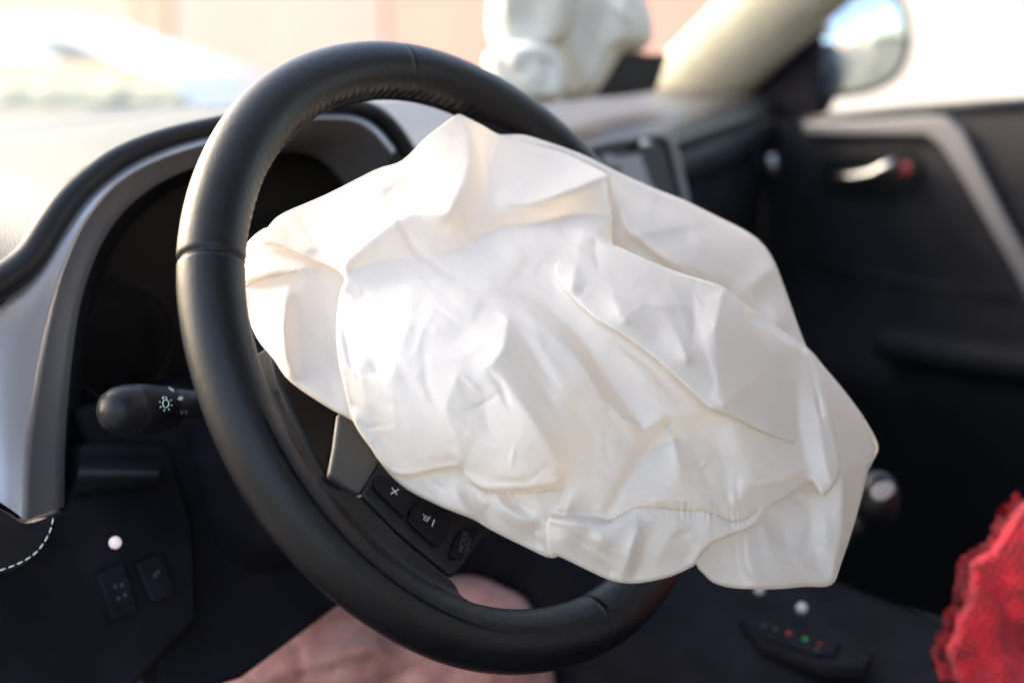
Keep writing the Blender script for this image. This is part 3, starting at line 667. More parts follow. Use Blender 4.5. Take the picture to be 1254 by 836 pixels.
for i in range(NA):
    a = 2*math.pi*i/NA; er = math.cos(a)*U0+math.sin(a)*V0; row = []
    g_ = 0
    for ac, wd_, dp in ((a1, .0045, .0019), (a2, .0045, .0010)): g_ += dp*math.exp(-(angd(a, ac)*RW/.0014)**2)
    g2 = .0004*math.exp(-(angd(a, a3)*RW/.0012)**2)
    dd = angd(a, a1)*(1 if up_dir else -1); upper = 0 < dd < 3.4; lace = min(1, max(0, (LACE-dd)/.35))
    lower = not upper
    for k in range(NT):
        t = 2*math.pi*k/NT                        # 0: outwards, pi: inwards, pi/2: towards driver
        r = RT*(1+.03*math.cos(2*t))-g_-g2
        if lower: r -= .0004
        if upper:
            # lacing on the inner side: gathers between stitches
            q = lace*math.exp(-(angd(t, math.pi*.97)/.42)**2); ph = (a*RW/.0066)*2*math.pi
            r += q*(-.0010+.0010*math.cos(ph)*(.75+.25*math.sin(a*23)))-.0009*math.exp(-(angd(t, math.pi*.97)/.07)**2)
        # soft pinch and hand wear
        r += .00025*math.sin(a*9+1)*math.cos(t)
        row.append(WC+er*(RW+math.cos(t)*r)+NW*(math.sin(t)*r))
    rows.append(row)
grid('rim', rows, M['leather'], sw, closed_v=True, closed_u=True)
# stitches of the lacing (joined: several hundred tiny threads)
st = []
n_st = int(LACE*RW/.0066)
for i in range(n_st):
    a = a1+(1 if up_dir else -1)*(i+.5)*.0066/RW; er = math.cos(a)*U0+math.sin(a)*V0; et = np.cross(NW, er)
    V = []; 
    for s_ in range(5):
        t = math.pi*.96+(s_-2)*.06; r = RT*.985+.0002; c = WC+er*(RW+math.cos(t)*r)+NW*(math.sin(t)*r)+et*(s_-2)*.0005
        n_ = er*math.cos(t)+NW*math.sin(t)
        V += [c+et*.0005, c+n_*.0005, c-et*.0005]
    st.append((V, [(3*j, 3*j+3, 3*j+4, 3*j+1) for j in range(4)]+[(3*j+1, 3*j+4, 3*j+5, 3*j+2) for j in range(4)]))
o = join_tris('rim_stitching', st, M['thread_black'], sw); o['kind'] = 'stuff'
# spoke web between rim and switch cluster
edge = catmull([(340, 478), (352, 512), (372, 552), (394, 590), (412, 600), (441, 612), (486, 657), (529, 693), (552, 712), (566, 734), (600, 748), (640, 752)], 5)
rows = []
for i, (a, b) in enumerate(edge):
    p = WP(a, b, .004); q = p-WC; q = q-NW*np.dot(q, NW); er = q/np.linalg.norm(q); rr = np.linalg.norm(q)
    P0 = WC+er*rr; P1 = WC+er*(RW-.004)
    f0 = i/(len(edge)-1); thick = .0135
    row = [P0-NW*.012, P0-NW*.002-er*0.0005, P0+NW*.0045, P0+er*.0005+NW*.0064]
    endf = min(1, f0/.12, (1-f0)/.22); proud = -.0014+.0017*endf
    for f in (.06, .14, .24, .36, .5, .62, .74, .84, .93, 1):
        r_ = (rr+.001)*(1-f)+RW*f; q_ = (RW-r_)/RT; th_ = RT*math.sqrt(max(0, 1-q_*q_)) if q_ < 1 else -.004*(q_-1)*5
        k_ = .0022; hh = k_*math.log(math.exp(.0066/k_)+math.exp((th_+proud)/k_)) if q_ > .5 else th_+proud+k_*math.log(1+math.exp((.0066-th_-proud)/k_))
        row.append(WC+er*r_+NW*hh)
    rows.append(row)
grid('spoke', rows, M['leather'], sw, subsurf=1)
rows2 = []
# hub module behind the bag
hub_pts = []
for i in range(40):
    a = 2*math.pi*i/40; hub_pts.append(a)
rows = []
for rr, off in ((.002, -.02), (.045, -.022), (.068, -.026), (.078, -.036), (.08, -.06), (.06, -.09)):
    rows.append([WC+(math.cos(a)*U0+math.sin(a)*V0)*rr+NW*off for a in hub_pts])
grid('hub', rows, M['plastic'], sw, closed_v=True)
# torn cover flap in grained vinyl beside the switches
pad = [(416, 505), (411, 545), (404, 583), (412, 588), (422, 595), (434, 602), (441, 607), (452, 598), (463, 578), (470, 560), (462, 520), (440, 500)]
slab('torn_cover', [WP(*p, .001) for p in pad], NW, .005, M['grain'], sw, bevel=.0022, seg=4)
pad2 = [(340, 466), (364, 520), (380, 553), (401, 586), (407, 560), (413, 520), (414, 490), (400, 470), (360, 430), (330, 420)]
slab('cover_side', [WP(*p, -.04) for p in pad2], NW, .02, M['plastic_satin'], sw, bevel=.003)
# arms of the wheel frame joining hub and rim
for (px, py) in ((420, 640), (640, 150), (860, 420)):
    a = wang(px, py); er = math.cos(a)*U0+math.sin(a)*V0; et = np.cross(NW, er); rows = []
    for f in np.linspace(0, 1, 8):
        rr = .06+(RW-.012-.06)*f; wv = .03+.006*math.cos(f*6.28); rows.append([WC+er*rr+et*wv*math.cos(t)+NW*(-.024+.022*f+.008*math.sin(t)) for t in np.linspace(0, 2*math.pi, 13)[:-1]])
    if (px, py) != (420, 640): grid('spoke', rows, M['plastic_satin'], sw, closed_v=True)
# switch cluster
cl = [(452, 590), (446, 600), (443, 606), (486, 650), (529, 686), (553, 706), (560, 702), (571, 689), (588, 664), (602, 652), (610, 630), (560, 590), (500, 560), (470, 560)]
slab('switch_panel', [WP(*p, .0045) for p in cl], NW, .014, M['plastic_satin'], sw, bevel=.0022)
def wbutton(pts): return slab('switch_button', [WP(*p, .0068) for p in catmull(pts, 3, True)], NW, .005, M['plastic'], sw, bevel=.0009, seg=3)
b1 = wbutton([(466, 580), (459, 591), (462, 600), (480, 618), (494, 631), (500, 628), (508, 613), (500, 590)])
b2 = wbutton([(511, 618), (502, 632), (503, 640), (528, 663), (536, 668), (543, 663), (552, 644), (545, 622)])
b3 = wbutton([(566, 648), (556, 668), (553, 682), (562, 684), (572, 676), (584, 656), (584, 645)])
# printed marks on the buttons, running along the turned wheel
ax = WP(483, 596, .007)-WP(479, 608, .007); ax /= np.linalg.norm(ax); ay = np.cross(NW, ax); ay /= np.linalg.norm(ay)
def wtext(s, px, py, size, m, par, off=.0072):
    cu = bpy.data.curves.new('lettering', 'FONT'); cu.body = s; cu.size = size; cu.align_x = 'CENTER'; cu.align_y = 'CENTER'; cu.extrude = .00002; cu.offset = .00006
    cu.materials.append(m); o = bpy.data.objects.new('lettering', cu); C.objects.link(o)
    p = WP(px, py, off); mt = Matrix.Identity(4)
    for i in range(3): mt[i][0] = ax[i]; mt[i][1] = ay[i]; mt[i][2] = NW[i]; mt[i][3] = p[i]
    me_ = bpy.data.meshes.new_from_object(o); bpy.data.objects.remove(o); me_.transform(mt); me_.materials.clear(); me_.materials.append(m)
    o = bpy.data.objects.new('lettering', me_); C.objects.link(o); o.parent = par; return o
def strip(pts, wdt, m, par, nm, fn):
    P = [fn(*p) for p in pts]; parts = []
    for a, b in zip(P[:-1], P[1:]):
        t = b-a; t /= np.linalg.norm(t)+1e-12; s_ = np.cross(NW, t)*wdt/2; parts.append(([a-s_-t*wdt*.3, b-s_+t*wdt*.3, b+s_+t*wdt*.3, a+s_-t*wdt*.3], [(0, 1, 2, 3)]))
    return join_tris(nm, parts, m, par, smooth=False)
fw = lambda a, b: WP(a, b, .00715)
def marks(segs, wdt, m, par, nm, fn):
    parts = []
    for pl in segs:
        P = [fn(*p) for p in pl]
        for a, b in zip(P[:-1], P[1:]):
            t = b-a; t /= np.linalg.norm(t)+1e-12; s_ = np.cross(NW, t)*wdt/2; parts.append(([a-s_-t*wdt*.3, b-s_+t*wdt*.3, b+s_+t*wdt*.3, a+s_-t*wdt*.3], [(0, 1, 2, 3)]))
    return join_tris(nm, parts, m, par, smooth=False)
marks([[(480, 597), (486, 605)], [(479, 604), (488, 599)]], .00065, M['mark2'], b1, 'plus_sign', fw)
marks([[(532, 636), (529, 644)], ], .0006, M['mark2'], b2, 'minus_sign', fw)
marks([[(520, 631), (526, 634), (523, 638), (519, 636), (520, 631)], [(521, 634), (524, 636)], [(518, 629), (519, 631)], [(527, 632), (526, 634)]], .00035, M['mark2'], b2, 'voice_symbol', fw)
wtext('MODE', 567.5, 663, .0045, M['markdim'], b3); wtext('HOLD', 573.5, 667, .0034, M['markdim'], b3)

# ================================================================== light stalk
stk = empty('light_stalk', 'black light switch stalk with bulb symbol left of the steering wheel', 'stalk')
A0 = D(138, 503, .775); A1 = D(300, 494, .84); axs = A1-A0; Ls_ = np.linalg.norm(axs); axs /= Ls_
e1 = np.array([0, 0, 1.])-axs*axs[2]; e1 /= np.linalg.norm(e1); e2 = np.cross(axs, e1)
def ring(s, ru, rv, dz=0, n=28): 
    c = A0+axs*s; return [c+e1*(math.cos(t)*ru+dz)+e2*(math.sin(t)*rv) for t in np.linspace(0, 2*math.pi, n+1)[:-1]]
cap = [ring(-.0077, .0001, .0001), ring(-.0075, .0012, .0012), ring(-.0066, .006, .006), ring(-.004, .0100, .0096), ring(.001, .0128, .0122), ring(.007, .0142, .0132), ring(.0135, .0144, .0135)]
grid('stalk_cap', cap, M['plastic_satin'], stk, closed_v=True)
kn = [ring(.0138, .0139, .0131), ring(.0142, .0144, .0135), ring(.022, .0140, .0132), ring(.034, .0125, .0122), ring(.0365, .0119, .0116), ring(.0368, .0112, .011)]
grid('rotary_knob', kn, M['plastic'], stk, closed_v=True)
grid('stalk_arm', [ring(.0368, .0108, .0105), ring(.038, .0112, .0108), ring(.052, .0098, .0095), ring(.08, .0085, .008), ring(.14, .008, .008)], M['plastic_satin'], stk, closed_v=True)
vv = CAM-D(203, 496, .78); vv -= axs*np.dot(vv, axs); vv /= np.linalg.norm(vv); tt_ = np.cross(vv, axs)
def SP(px, py):
    # point on the stalk's skin seen at this pixel (local radius by position along the axis)
    r = ray(px, py); r = r/np.linalg.norm(r)
    for _ in range(1):
        q = A0; a_ = r-axs*np.dot(r, axs); b_ = (CAM-q)-axs*np.dot(CAM-q, axs)
        R0 = .0136
        for it in range(6):
            aa = a_@a_; bb = 2*a_@b_; cc = b_@b_-R0*R0; disc = max(bb*bb-4*aa*cc, 0); t = (-bb-math.sqrt(disc))/(2*aa); p = CAM+r*t
            s_ = np.dot(p-A0, axs); R0 = np.interp(s_, [0, .0138, .0142, .022, .034, .0365, .038, .052, .08], [.0135, .0135, .0139, .0136, .0124, .0118, .011, .0097, .0083])+.00025
    return p
def smarks(segs, wdt, m, nm):
    parts = []
    for pl in segs:
        P = [SP(*p) for p in pl]
        for a, b in zip(P[:-1], P[1:]):
            n_ = CAM-a; n_ /= np.linalg.norm(n_); t = b-a; t /= np.linalg.norm(t)+1e-12; s_ = np.cross(n_, t); s_ /= np.linalg.norm(s_); s_ *= wdt/2; parts.append(([a-s_, b-s_, b+s_, a+s_], [(0, 1, 2, 3)]))
    return join_tris(nm, parts, m, stk, smooth=False)
cc = (203, 494); circ = [(cc[0]+4*math.cos(a)*.95, cc[1]+4.8*math.sin(a)) for a in np.linspace(0, 2*math.pi, 15)]
rays_ = [[(cc[0]+6.2*math.cos(a), cc[1]+7.0*math.sin(a)), (cc[0]+8.6*math.cos(a), cc[1]+9.6*math.sin(a))] for a in np.linspace(.25, .25+2*math.pi, 9)[:-1] if not -2.0 < math.atan2(math.sin(a), math.cos(a)) < -1.3]
smarks([circ, [(200, 489), (199, 486), (204, 486), (204, 489)]]+rays_, .00052, M['mark'], 'bulb_symbol')
smarks([[(219, 485), (223, 490)], [(223, 485), (219, 490)], [(217, 488), (225, 487)]], .0006, M['mark'], 'lamp_symbol')
smarks([[(206, 474), (213, 477)], [(207, 476), (213, 479)]], .0005, M['mark'], 'beam_symbol')
smarks([[(216, 504), (217, 505)], [(221, 502), (222, 507)], [(222, 507), (225, 503)], [(226, 503), (229, 506)], [(229, 502), (227, 507)]], .0008, M['markdim'], 'small_symbol')
smarks([[(242, 514), (244, 515)]], .001, M['markdim'], 'dot_mark')
# steering column shroud behind the wheel
sh = []
for f in np.linspace(0, 1, 8):
    c = WC-NW*(.09+f*.18); rw, rh = .055+.015*f, .06+.02*f
    X_ = np.array([1., 0, 0]); Y_ = np.cross(NW, X_)
    sh.append([c+X_*rw*math.copysign(abs(math.cos(t))**.6, math.cos(t))+Y_*(rh*math.copysign(abs(math.sin(t))**.6, math.sin(t))) for t in np.linspace(0, 2*math.pi, 25)[:-1]])
cs = grid('column_shroud', sh, M['plastic_dim'], None, closed_v=True); cs.parent = dash

# ================================================================== the driver's airbag
bag = empty('driver_airbag', 'burst and deflated white driver airbag draped over the steering wheel', 'airbag')
ctl = np.array([(300, 330, .745), (355, 467, .735), (432, 515, .722), (480, 590, .712), (600, 640, .722), (680, 680, .732), (780, 712, .745), (870, 714, .765), (1018, 714, .80), (1075, 545, .86), (988, 425, .872),
                (946, 316, .885), (840, 246, .885), (722, 193, .875), (612, 165, .86), (562, 140, .85), (460, 207, .82), (347, 259, .77), (690, 440, .738), (560, 400, .738), (800, 400, .78), (900, 500, .795), (700, 560, .725), (520, 300, .77), (700, 300, .80)])
def feats(x, y):
    x = (np.asarray(x, float)-690)/390; y = (np.asarray(y, float)-430)/290
    return np.stack([np.ones_like(x), x, y, x*x, x*y, y*y, x**3, x*x*y, x*y*y, y**3], -1)
COEF = np.linalg.lstsq(feats(ctl[:, 0], ctl[:, 1]), ctl[:, 2], rcond=None)[0]
BASE = lambda X, Y: feats(X, Y)@COEF
SIL = [(297, 318), (300, 301), (322, 280), (347, 259), (400, 237), (460, 207), (492, 197), (520, 170), (545, 150), (556, 142), (563, 140), (572, 144), (590, 153), (612, 165), (640, 165), (665, 172), (700, 184), (722, 193), (760, 212), (800, 230), (840, 246), (880, 266), (910, 281), (930, 295), (946, 316), (960, 350), (975, 392), (988, 425), (1010, 450), (1035, 480), (1060, 515), (1075, 545), (1070, 562), (1062, 580), (1055, 610), (1045, 645), (1030, 690), (1018, 716), (985, 718), (950, 721), (900, 720), (875, 714), (862, 703), (852, 690), (845, 695), (820, 706), (780, 714), (750, 711), (720, 698), (682, 680), (676, 683), (640, 668), (600, 648), (580, 636), (540, 620), (500, 600), (475, 578), (455, 550), (432, 515), (400, 498), (355, 467), (335, 440), (315, 415), (303, 385), (298, 350)]
# --- front panel
A = [(318, 297), (330, 276), (347, 261), (400, 238), (460, 208), (492, 197), (520, 170), (545, 150), (556, 142), (563, 140), (572, 144), (590, 153), (612, 165), (650, 176), (690, 188), (718, 201), (742, 213), (748, 225), (750, 250), (750, 296), (760, 303), (800, 321), (830, 333), (860, 342), (885, 351), (905, 367), (930, 384), (960, 406), (988, 427), (1001, 446), (1012, 480), (1020, 520), (1028, 560), (1029, 578), (1022, 594), (1008, 608), (1000, 598), (990, 588), (965, 608), (945, 620), (933, 629), (926, 642), (905, 652), (885, 660), (866, 670), (852, 690), (845, 695), (820, 706), (780, 714), (750, 711), (720, 698), (682, 680), (676, 683), (670, 672), (668, 650), (672, 633), (684, 615), (685, 598), (640, 600), (600, 601), (583, 595), (570, 584), (563, 572), (524, 578), (498, 583), (477, 577), (455, 550), (432, 515), (420, 470), (413, 430), (412, 395), (416, 360), (420, 337), (380, 318), (345, 303)]
cA = [
 [(318, 297, 0), (347, 262, 0), (400, 240, 1), (460, 210, 3), (492, 199, 5), (530, 166, 10), (563, 142, 16), (590, 155, 10), (612, 167, 4), (650, 178, 2), (690, 190, 6), (718, 203, 14), (742, 215, 24)],
 [(742, 215, 24), (748, 230, 20), (750, 260, 12), (748, 294, 4)],
 [(318, 297, 0), (380, 316, 0), (420, 334, 4)],
 # tent ridge from the tip down
 [(563, 142, 16), (573, 170, 21), (576, 196, 26), (570, 220, 30), (557, 243, 35), (550, 262, 37), (538, 265, 35), (520, 261, 31), (500, 265, 28), (476, 278, 23), (448, 302, 18), (424, 322, 14)],
 # hollow just under that fold
 [(430, 330, 8), (470, 318, 9), (520, 316, 12), (575, 302, 15), (600, 286, 14), (622, 272, 11)],
 [(548, 283, 22), (500, 290, 17)],
 # valley right of the tent ridge
 [(592, 162, 6), (594, 200, 10), (598, 236, 14), (603, 252, 14)],
 # ridge towards the corner
 [(742, 215, 24), (715, 226, 27), (680, 240, 27), (648, 250, 25), (620, 249, 21), (606, 246, 16)],
 [(640, 195, 10), (670, 212, 12), (700, 208, 11)],
 [(745, 262, 8), (700, 262, 10), (660, 272, 11), (622, 280, 11)],
 # left edge ridge
 [(424, 322, 14), (419, 345, 10), (416, 380, 8), (415, 410, 8), (420, 450, 8), (432, 500, 4)],
 [(431, 400, 13), (440, 450, 14), (452, 500, 10), (470, 550, 6)],
 [(442, 350, 8), (450, 372, 10)],
 # left dome
 [(500, 352, 21), (560, 366, 26), (600, 378, 30), (622, 394, 36), (617, 425, 39), (604, 445, 38), (594, 449, 36)], [(530, 400, 26), (570, 420, 31)],
 
 [(500, 400, 26), (480, 460, 22), (485, 520, 18)],
 # diagonal crease from the hook down to the hem
 [(594, 449, 36), (600, 458, 35), (616, 463, 36), (635, 489, 35), (655, 519, 32), (675, 551, 26), (686, 574, 24)],
 [(590, 474, 27), (598, 520, 23), (620, 560, 19)],
 [(560, 460, 34), (545, 500, 26), (560, 540, 20), (563, 566, 16)],
 # hem bulge and hem line
 [(478, 572, 6), (498, 576, 8), (524, 571, 10), (560, 565, 12), (575, 578, 12), (600, 590, 14), (640, 590, 17), (684, 588, 20)],
 [(640, 584, 20), (600, 580, 16)],
 # hollow line right of the crest, running to the V
 [(608, 336, 22), (634, 360, 24), (662, 375, 23), (694, 397, 22), (713, 416, 20), (729, 443, 19), (750, 473, 17), (788, 526, 13)],
 [(640, 388, 36), (672, 404, 35), (700, 430, 34), (722, 460, 34), (740, 492, 28), (764, 516, 24), (786, 526, 22)],
 [(640, 440, 29), (668, 480, 26), (694, 520, 22), (700, 570, 14)],
 [(610, 300, 18), (650, 300, 22), (690, 312, 26)],
 # long diagonal flap (upper right lies over lower left)
 [(676, 330, 30), (694, 357, 33), (727, 389, 35), (763, 411, 36), (799, 437, 37), (840, 474, 34), (866, 500, 28)],
 # facets on the flap
 [(712, 286, 24), (705, 330, 32), (700, 352, 38)], [(728, 296, 28), (740, 330, 34), (760, 385, 43)],
 [(765, 392, 43), (800, 362, 39), (806, 345, 37)], [(800, 362, 39), (830, 410, 46), (840, 436, 48)],
 [(712, 284, 25), (760, 305, 31), (830, 335, 37), (885, 352, 40), (905, 367, 39)],
 [(848, 356, 35), (850, 400, 39), (842, 440, 47)],
 [(885, 360, 43), (876, 400, 48), (878, 450, 44), (880, 490, 40)],
 # slit by the far edge and white flat under it
 [(905, 367, 39), (918, 394, 39), (934, 401, 36), (963, 420, 33), (976, 426, 30)],
 [(915, 383, 22), (936, 394, 21), (960, 411, 20), (985, 428, 18)],
 [(945, 442, 34), (915, 470, 37), (885, 495, 40)],
 [(976, 430, 30), (966, 452, 27), (958, 480, 26), (962, 510, 24)],
 # fold edge at lower right of the flap
 [(788, 524, 20), (818, 511, 25), (846, 505, 29), (878, 505, 31), (899, 517, 28), (937, 537, 23), (974, 549, 18)],
 [(800, 548, 9), (830, 535, 14), (856, 528, 18), (884, 526, 24), (905, 540, 26), (940, 560, 22)],
 # roll along the right edge
 [(988, 430, 24), (998, 470, 28), (1004, 520, 30), (1010, 560, 31), (1018, 590, 28)],
 [(975, 470, 18), (978, 520, 16), (985, 560, 16), (998, 592, 18)],
 # lower folds
 [(705, 500, 18), (730, 540, 14), (720, 590, 12), (700, 610, 10), (694, 626, 8)], [(690, 590, 8), (694, 606, 7)],
 [(745, 500, 22), (770, 540, 14), (752, 590, 12), (735, 622, 8)],
 [(818, 515, 16), (824, 540, 19), (834, 570, 18), (830, 596, 16)],
 [(795, 545, 10), (782, 580, 9), (770, 605, 8)],
 [(780, 600, 12), (800, 606, 13)],
 [(848, 515, 14), (880, 545, 17), (890, 580, 14), (893, 612, 12)],
 [(848, 548, 12), (862, 575, 12), (872, 600, 11)],
 [(905, 590, 18), (925, 592, 20), (955, 590, 19), (985, 572, 15)], [(905, 590, 18), (900, 606, 16), (898, 622, 12)],
 [(930, 550, 22), (950, 570, 19)],
 [(990, 585, 12), (965, 606, 10), (932, 627, 8)],
 # seam line (sunk) and lobe below it
 [(742, 639, 6), (760, 630, 7), (781, 621, 9), (807, 621, 10), (836, 625, 9), (865, 626, 9), (884, 633, 8), (898, 638, 7), (915, 634, 7), (929, 624, 7)],
 [(800, 612, 14), (836, 612, 14), (866, 614, 14), (888, 622, 12)],
 [(674, 628, 4), (705, 630, 4), (744, 633, 4)],
 [(674, 637, 20), (705, 640, 21), (742, 644, 18), (784, 640, 16)],
 [(784, 634, 12), (781, 650, 19), (774, 668, 22), (769, 690, 20), (760, 704, 14)],
 [(792, 655, 10), (786, 680, 10), (778, 704, 8)],
 [(830, 645, 17), (812, 672, 15), (800, 695, 12)], [(866, 642, 10), (850, 668, 10), (838, 686, 8)],
 [(676, 640, 16), (690, 660, 19), (720, 680, 16), (750, 700, 10)], [(720, 655, 24), (750, 668, 22)],
]
sA = [([(532, 380), (517, 405), (507, 440)], 4.0, .0006), ([(452, 440), (470, 470)], 4, -.0012), ([(560, 346), (600, 352), (640, 366)], 5, .0016),
      ([(575, 290), (610, 282), (640, 270)], 4, -.0014), ([(690, 300), (704, 330), (700, 350)], 6, .0008), ([(725, 300), (735, 332)], 4, -.0007),
      ([(625, 400), (645, 420), (680, 470)], 7, -.003), ([(595, 452), (612, 470), (625, 500)], 4, -.002), ([(560, 455), (590, 480)], 3, .0009),
      ([(570, 505), (600, 490), (612, 480)], 3, -.0009), ([(630, 545), (625, 575)], 2.5, .0008), ([(648, 590), (665, 575), (682, 572)], 3, -.0009),
      ([(420, 400), (428, 440), (440, 470)], 3, -.0020), ([(446, 525), (470, 520)], 2.2, -.0008), ([(430, 430), (436, 470)], 2.5, .0012),
      ([(1000, 480), (1006, 512)], 2.5, -.0025), ([(1000, 505), (1012, 508)], 2.2, -.0015), ([(990, 440), (1000, 480), (1012, 530)], 3, -.0015),
      ([(785, 560), (760, 600), (745, 630)], 6, -.002), ([(870, 560), (850, 580)], 3, .001), ([(840, 565), (880, 555)], 3, .001),
      ([(905, 585), (902, 600), (905, 612)], 5, -.0018), ([(655, 610), (640, 640)], 3, .001), ([(820, 660), (850, 650)], 5, -.0015),
      ([(700, 655), (730, 672), (760, 690)], 4, -.0012), ([(820, 350), (840, 390), (846, 430)], 6, .0012), ([(610, 165), (600, 205)], 4, -.0012),
      ([(400, 262), (440, 240), (500, 222)], 10, .0015), ([(636, 178), (680, 192)], 5, .0015), ([(742, 222), (744, 250)], 3, .002),
      ([(520, 420), (522, 470), (545, 520)], 6, -.001), ([(760, 430), (800, 470), (835, 505)], 8, .0015)]
# fine random creases, mostly along the pull of the cloth
for _ in range(60):
    x = random.uniform(430, 1000); y = random.uniform(200, 690); a = random.gauss(.8, .5); L = random.uniform(25, 80); b = a+random.gauss(0, .4)
    pts = [(x, y), (x+L*.5*math.cos(a), y+L*.5*math.sin(a)), (x+L*.5*math.cos(a)+L*.5*math.cos(b), y+L*.5*math.sin(a)+L*.5*math.sin(b))]
    sA.append((pts, random.uniform(3, 8), random.choice((-1, 1))*random.uniform(.0002, .0006)))
def gathers(X, Y):
    # little puckers across the seam
    d, bx, by = seg_dist(X, Y, [(745, 638), (781, 621), (807, 621), (836, 625), (865, 626), (884, 633), (898, 638), (915, 634), (929, 624)], False)
    k = np.exp(-(d/9)**2)*np.clip((X-805)/20, 0, 1)*np.clip((925-X)/15, 0, 1)
    g = .0010*(.55+.45*np.sin(X*.21+1))*np.sin(X/7.5*2*np.pi+2.2*np.sin(X*.11)+.10*(Y-620)*np.sin(X*.09))*k-.0012*np.exp(-(d/2.0)**2)
    d2, _, _ = seg_dist(X, Y, [(600, 594), (640, 594), (684, 590)], False)
    return g+.0004*np.exp(-(d2/1.5)**2)
cA0 = cA
frontp, fA = cloth_layer('front_panel', A, BASE, cA, sA, M['bag'], bag, cell=1.7, sm=1.1, rho=4.5, drop=.0045, ripple=.0003, extra=gathers)
# --- loose flap lying over the front panel
FL = [(700, 300), (678, 328), (694, 357), (727, 389), (763, 411), (799, 437), (830, 464), (856, 489), (868, 500), (878, 504), (899, 512), (937, 531), (962, 540), (974, 543), (980, 520), (978, 480), (972, 448), (955, 428), (938, 416), (916, 402), (902, 384), (885, 366), (860, 357), (830, 348), (800, 336), (760, 319), (720, 300)]
cF = [[(678, 328, 1), (694, 357, 5.5), (727, 389, 8), (763, 411, 9), (799, 437, 9.5), (830, 464, 10), (856, 489, 11), (878, 504, 11)],
 [(878, 504, 11), (899, 512, 10), (937, 531, 7), (974, 543, 1)],
 [(700, 300, -3.5), (720, 300, -3.5), (760, 319, -3.5), (800, 336, -3.5), (830, 348, -3.5), (860, 357, -3.5), (885, 366, -3.5), (902, 384, -3.5), (916, 402, -3.5), (938, 416, -3.5), (955, 428, -3.5), (972, 448, -3.5), (978, 480, -3.5), (980, 520, -3.5)]]
cloth_layer('flap_panel', FL, BASE, cF, [([(720, 345), (760, 375), (800, 420)], 10, .0010), ([(800, 395), (815, 430)], 7, -.0007)], M['bag'], bag, cell=1.8, sm=2.5, rho=3.5, drop=.0035, facets=((400, .0, 4),), extra=lambda X_, Y_: fA.height(X_, Y_))
# --- rear panel at upper right
Rp = [(600, 161), (612, 165), (640, 165), (665, 172), (700, 184), (722, 193), (760, 212), (800, 230), (840, 246), (880, 266), (910, 281), (930, 295), (946, 316), (960, 350), (975, 392), (988, 425), (1000, 440), (985, 452), (940, 420), (900, 392), (830, 362), (740, 330), (720, 280), (715, 230), (660, 196), (610, 182)]
cR = [[(640, 167, -4), (700, 186, -4), (760, 214, -4), (840, 248, -6), (910, 283, -8), (946, 318, -8), (975, 392, -10), (988, 425, -8)],
      [(620, 176, -6), (680, 190, -8), (740, 214, -10), (760, 240, -6), (800, 262, 0), (860, 300, 4), (920, 330, 2), (940, 330, 0)],
      [(754, 262, -6), (782, 291, 2), (815, 315, 5), (850, 332, 4), (880, 345, 3)],
      [(756, 275, -22), (780, 302, -16), (812, 324, -12)], [(750, 300, -26), (800, 335, -24), (880, 370, -20), (960, 425, -14)],
      [(905, 362, -4), (925, 345, 4), (944, 330, 2)], [(940, 370, 4), (965, 410, -2)]]
sR = [([(800, 250), (860, 290), (920, 310)], 12, .002), ([(830, 270), (850, 300)], 5, -.001), ([(680, 180), (712, 200)], 2.5, -.002), ([(757, 250), (760, 290)], 2.5, -.002), ([(762, 262), (775, 292)], 3, .002)]
cloth_layer('rear_panel', Rp, BASE, cR, sR, M['bag'], bag, cell=2.6, sm=1.5, rho=6, drop=.005, ripple=.0003)
# --- left pocket
Lp = [(297, 318), (300, 301), (318, 283), (335, 280), (380, 300), (440, 325), (436, 400), (440, 470), (452, 530), (432, 515), (400, 498), (355, 467), (335, 440), (315, 415), (303, 385), (298, 350)]
cL = [[(300, 303, -10), (318, 296, -8), (380, 318, -6), (430, 335, -4)], [(300, 345, -10), (330, 336, -3), (366, 330, -2), (395, 322, -6)], [(300, 352, -14), (335, 344, -10), (366, 340, -8)],
      [(302, 385, -12), (315, 413, -10), (335, 440, -8), (356, 465, -4)], [(352, 345, -6), (348, 380, 0), (349, 420, 3), (356, 460, 2)], [(368, 350, -3), (362, 400, -6), (368, 455, -6)],
      [(400, 350, -8), (398, 420, -10), (408, 480, -6)], [(325, 360, -10), (330, 410, -9)], [(380, 478, -3), (428, 508, -2)]]
sL = [([(338, 372), (346, 400), (352, 455)], 3, .0012), ([(304, 395), (312, 385)], 2, .0008)]
leftp, fL = cloth_layer('left_pocket', Lp, BASE, cL, sL, M['bag'], bag, cell=2.6, sm=1.2, rho=5, drop=.004, ripple=.0003)
# --- gathered cloth below the hem
Bp = [(470, 556), (455, 550), (475, 578), (500, 600), (540, 620), (580, 636), (600, 648), (640, 668), (676, 683), (690, 668), (700, 620), (696, 580), (620, 570), (560, 550)]
cB = [[(470, 565, -2), (560, 560, 0), (620, 580, 2), (690, 585, 4)], [(478, 580, -1), (520, 600, 1), (552, 596, 2)], [(552, 590, 3), (560, 610, 9), (572, 628, 9), (582, 636, 2)],
      [(566, 590, 2), (578, 615, 0), (592, 640, -2)], [(575, 594, 8), (590, 615, 8), (600, 640, 4)], [(602, 604, 4), (618, 622, 11), (636, 634, 12), (655, 640, 8)], [(612, 604, -1), (632, 618, -2), (650, 628, 0)],
      [(645, 604, 8), (660, 618, 10), (672, 632, 6)], [(680, 604, 8), (672, 632, 6), (668, 655, 10), (675, 680, 4)], [(655, 645, 2), (660, 665, -1)], [(620, 650, 4), (640, 664, 0)]]
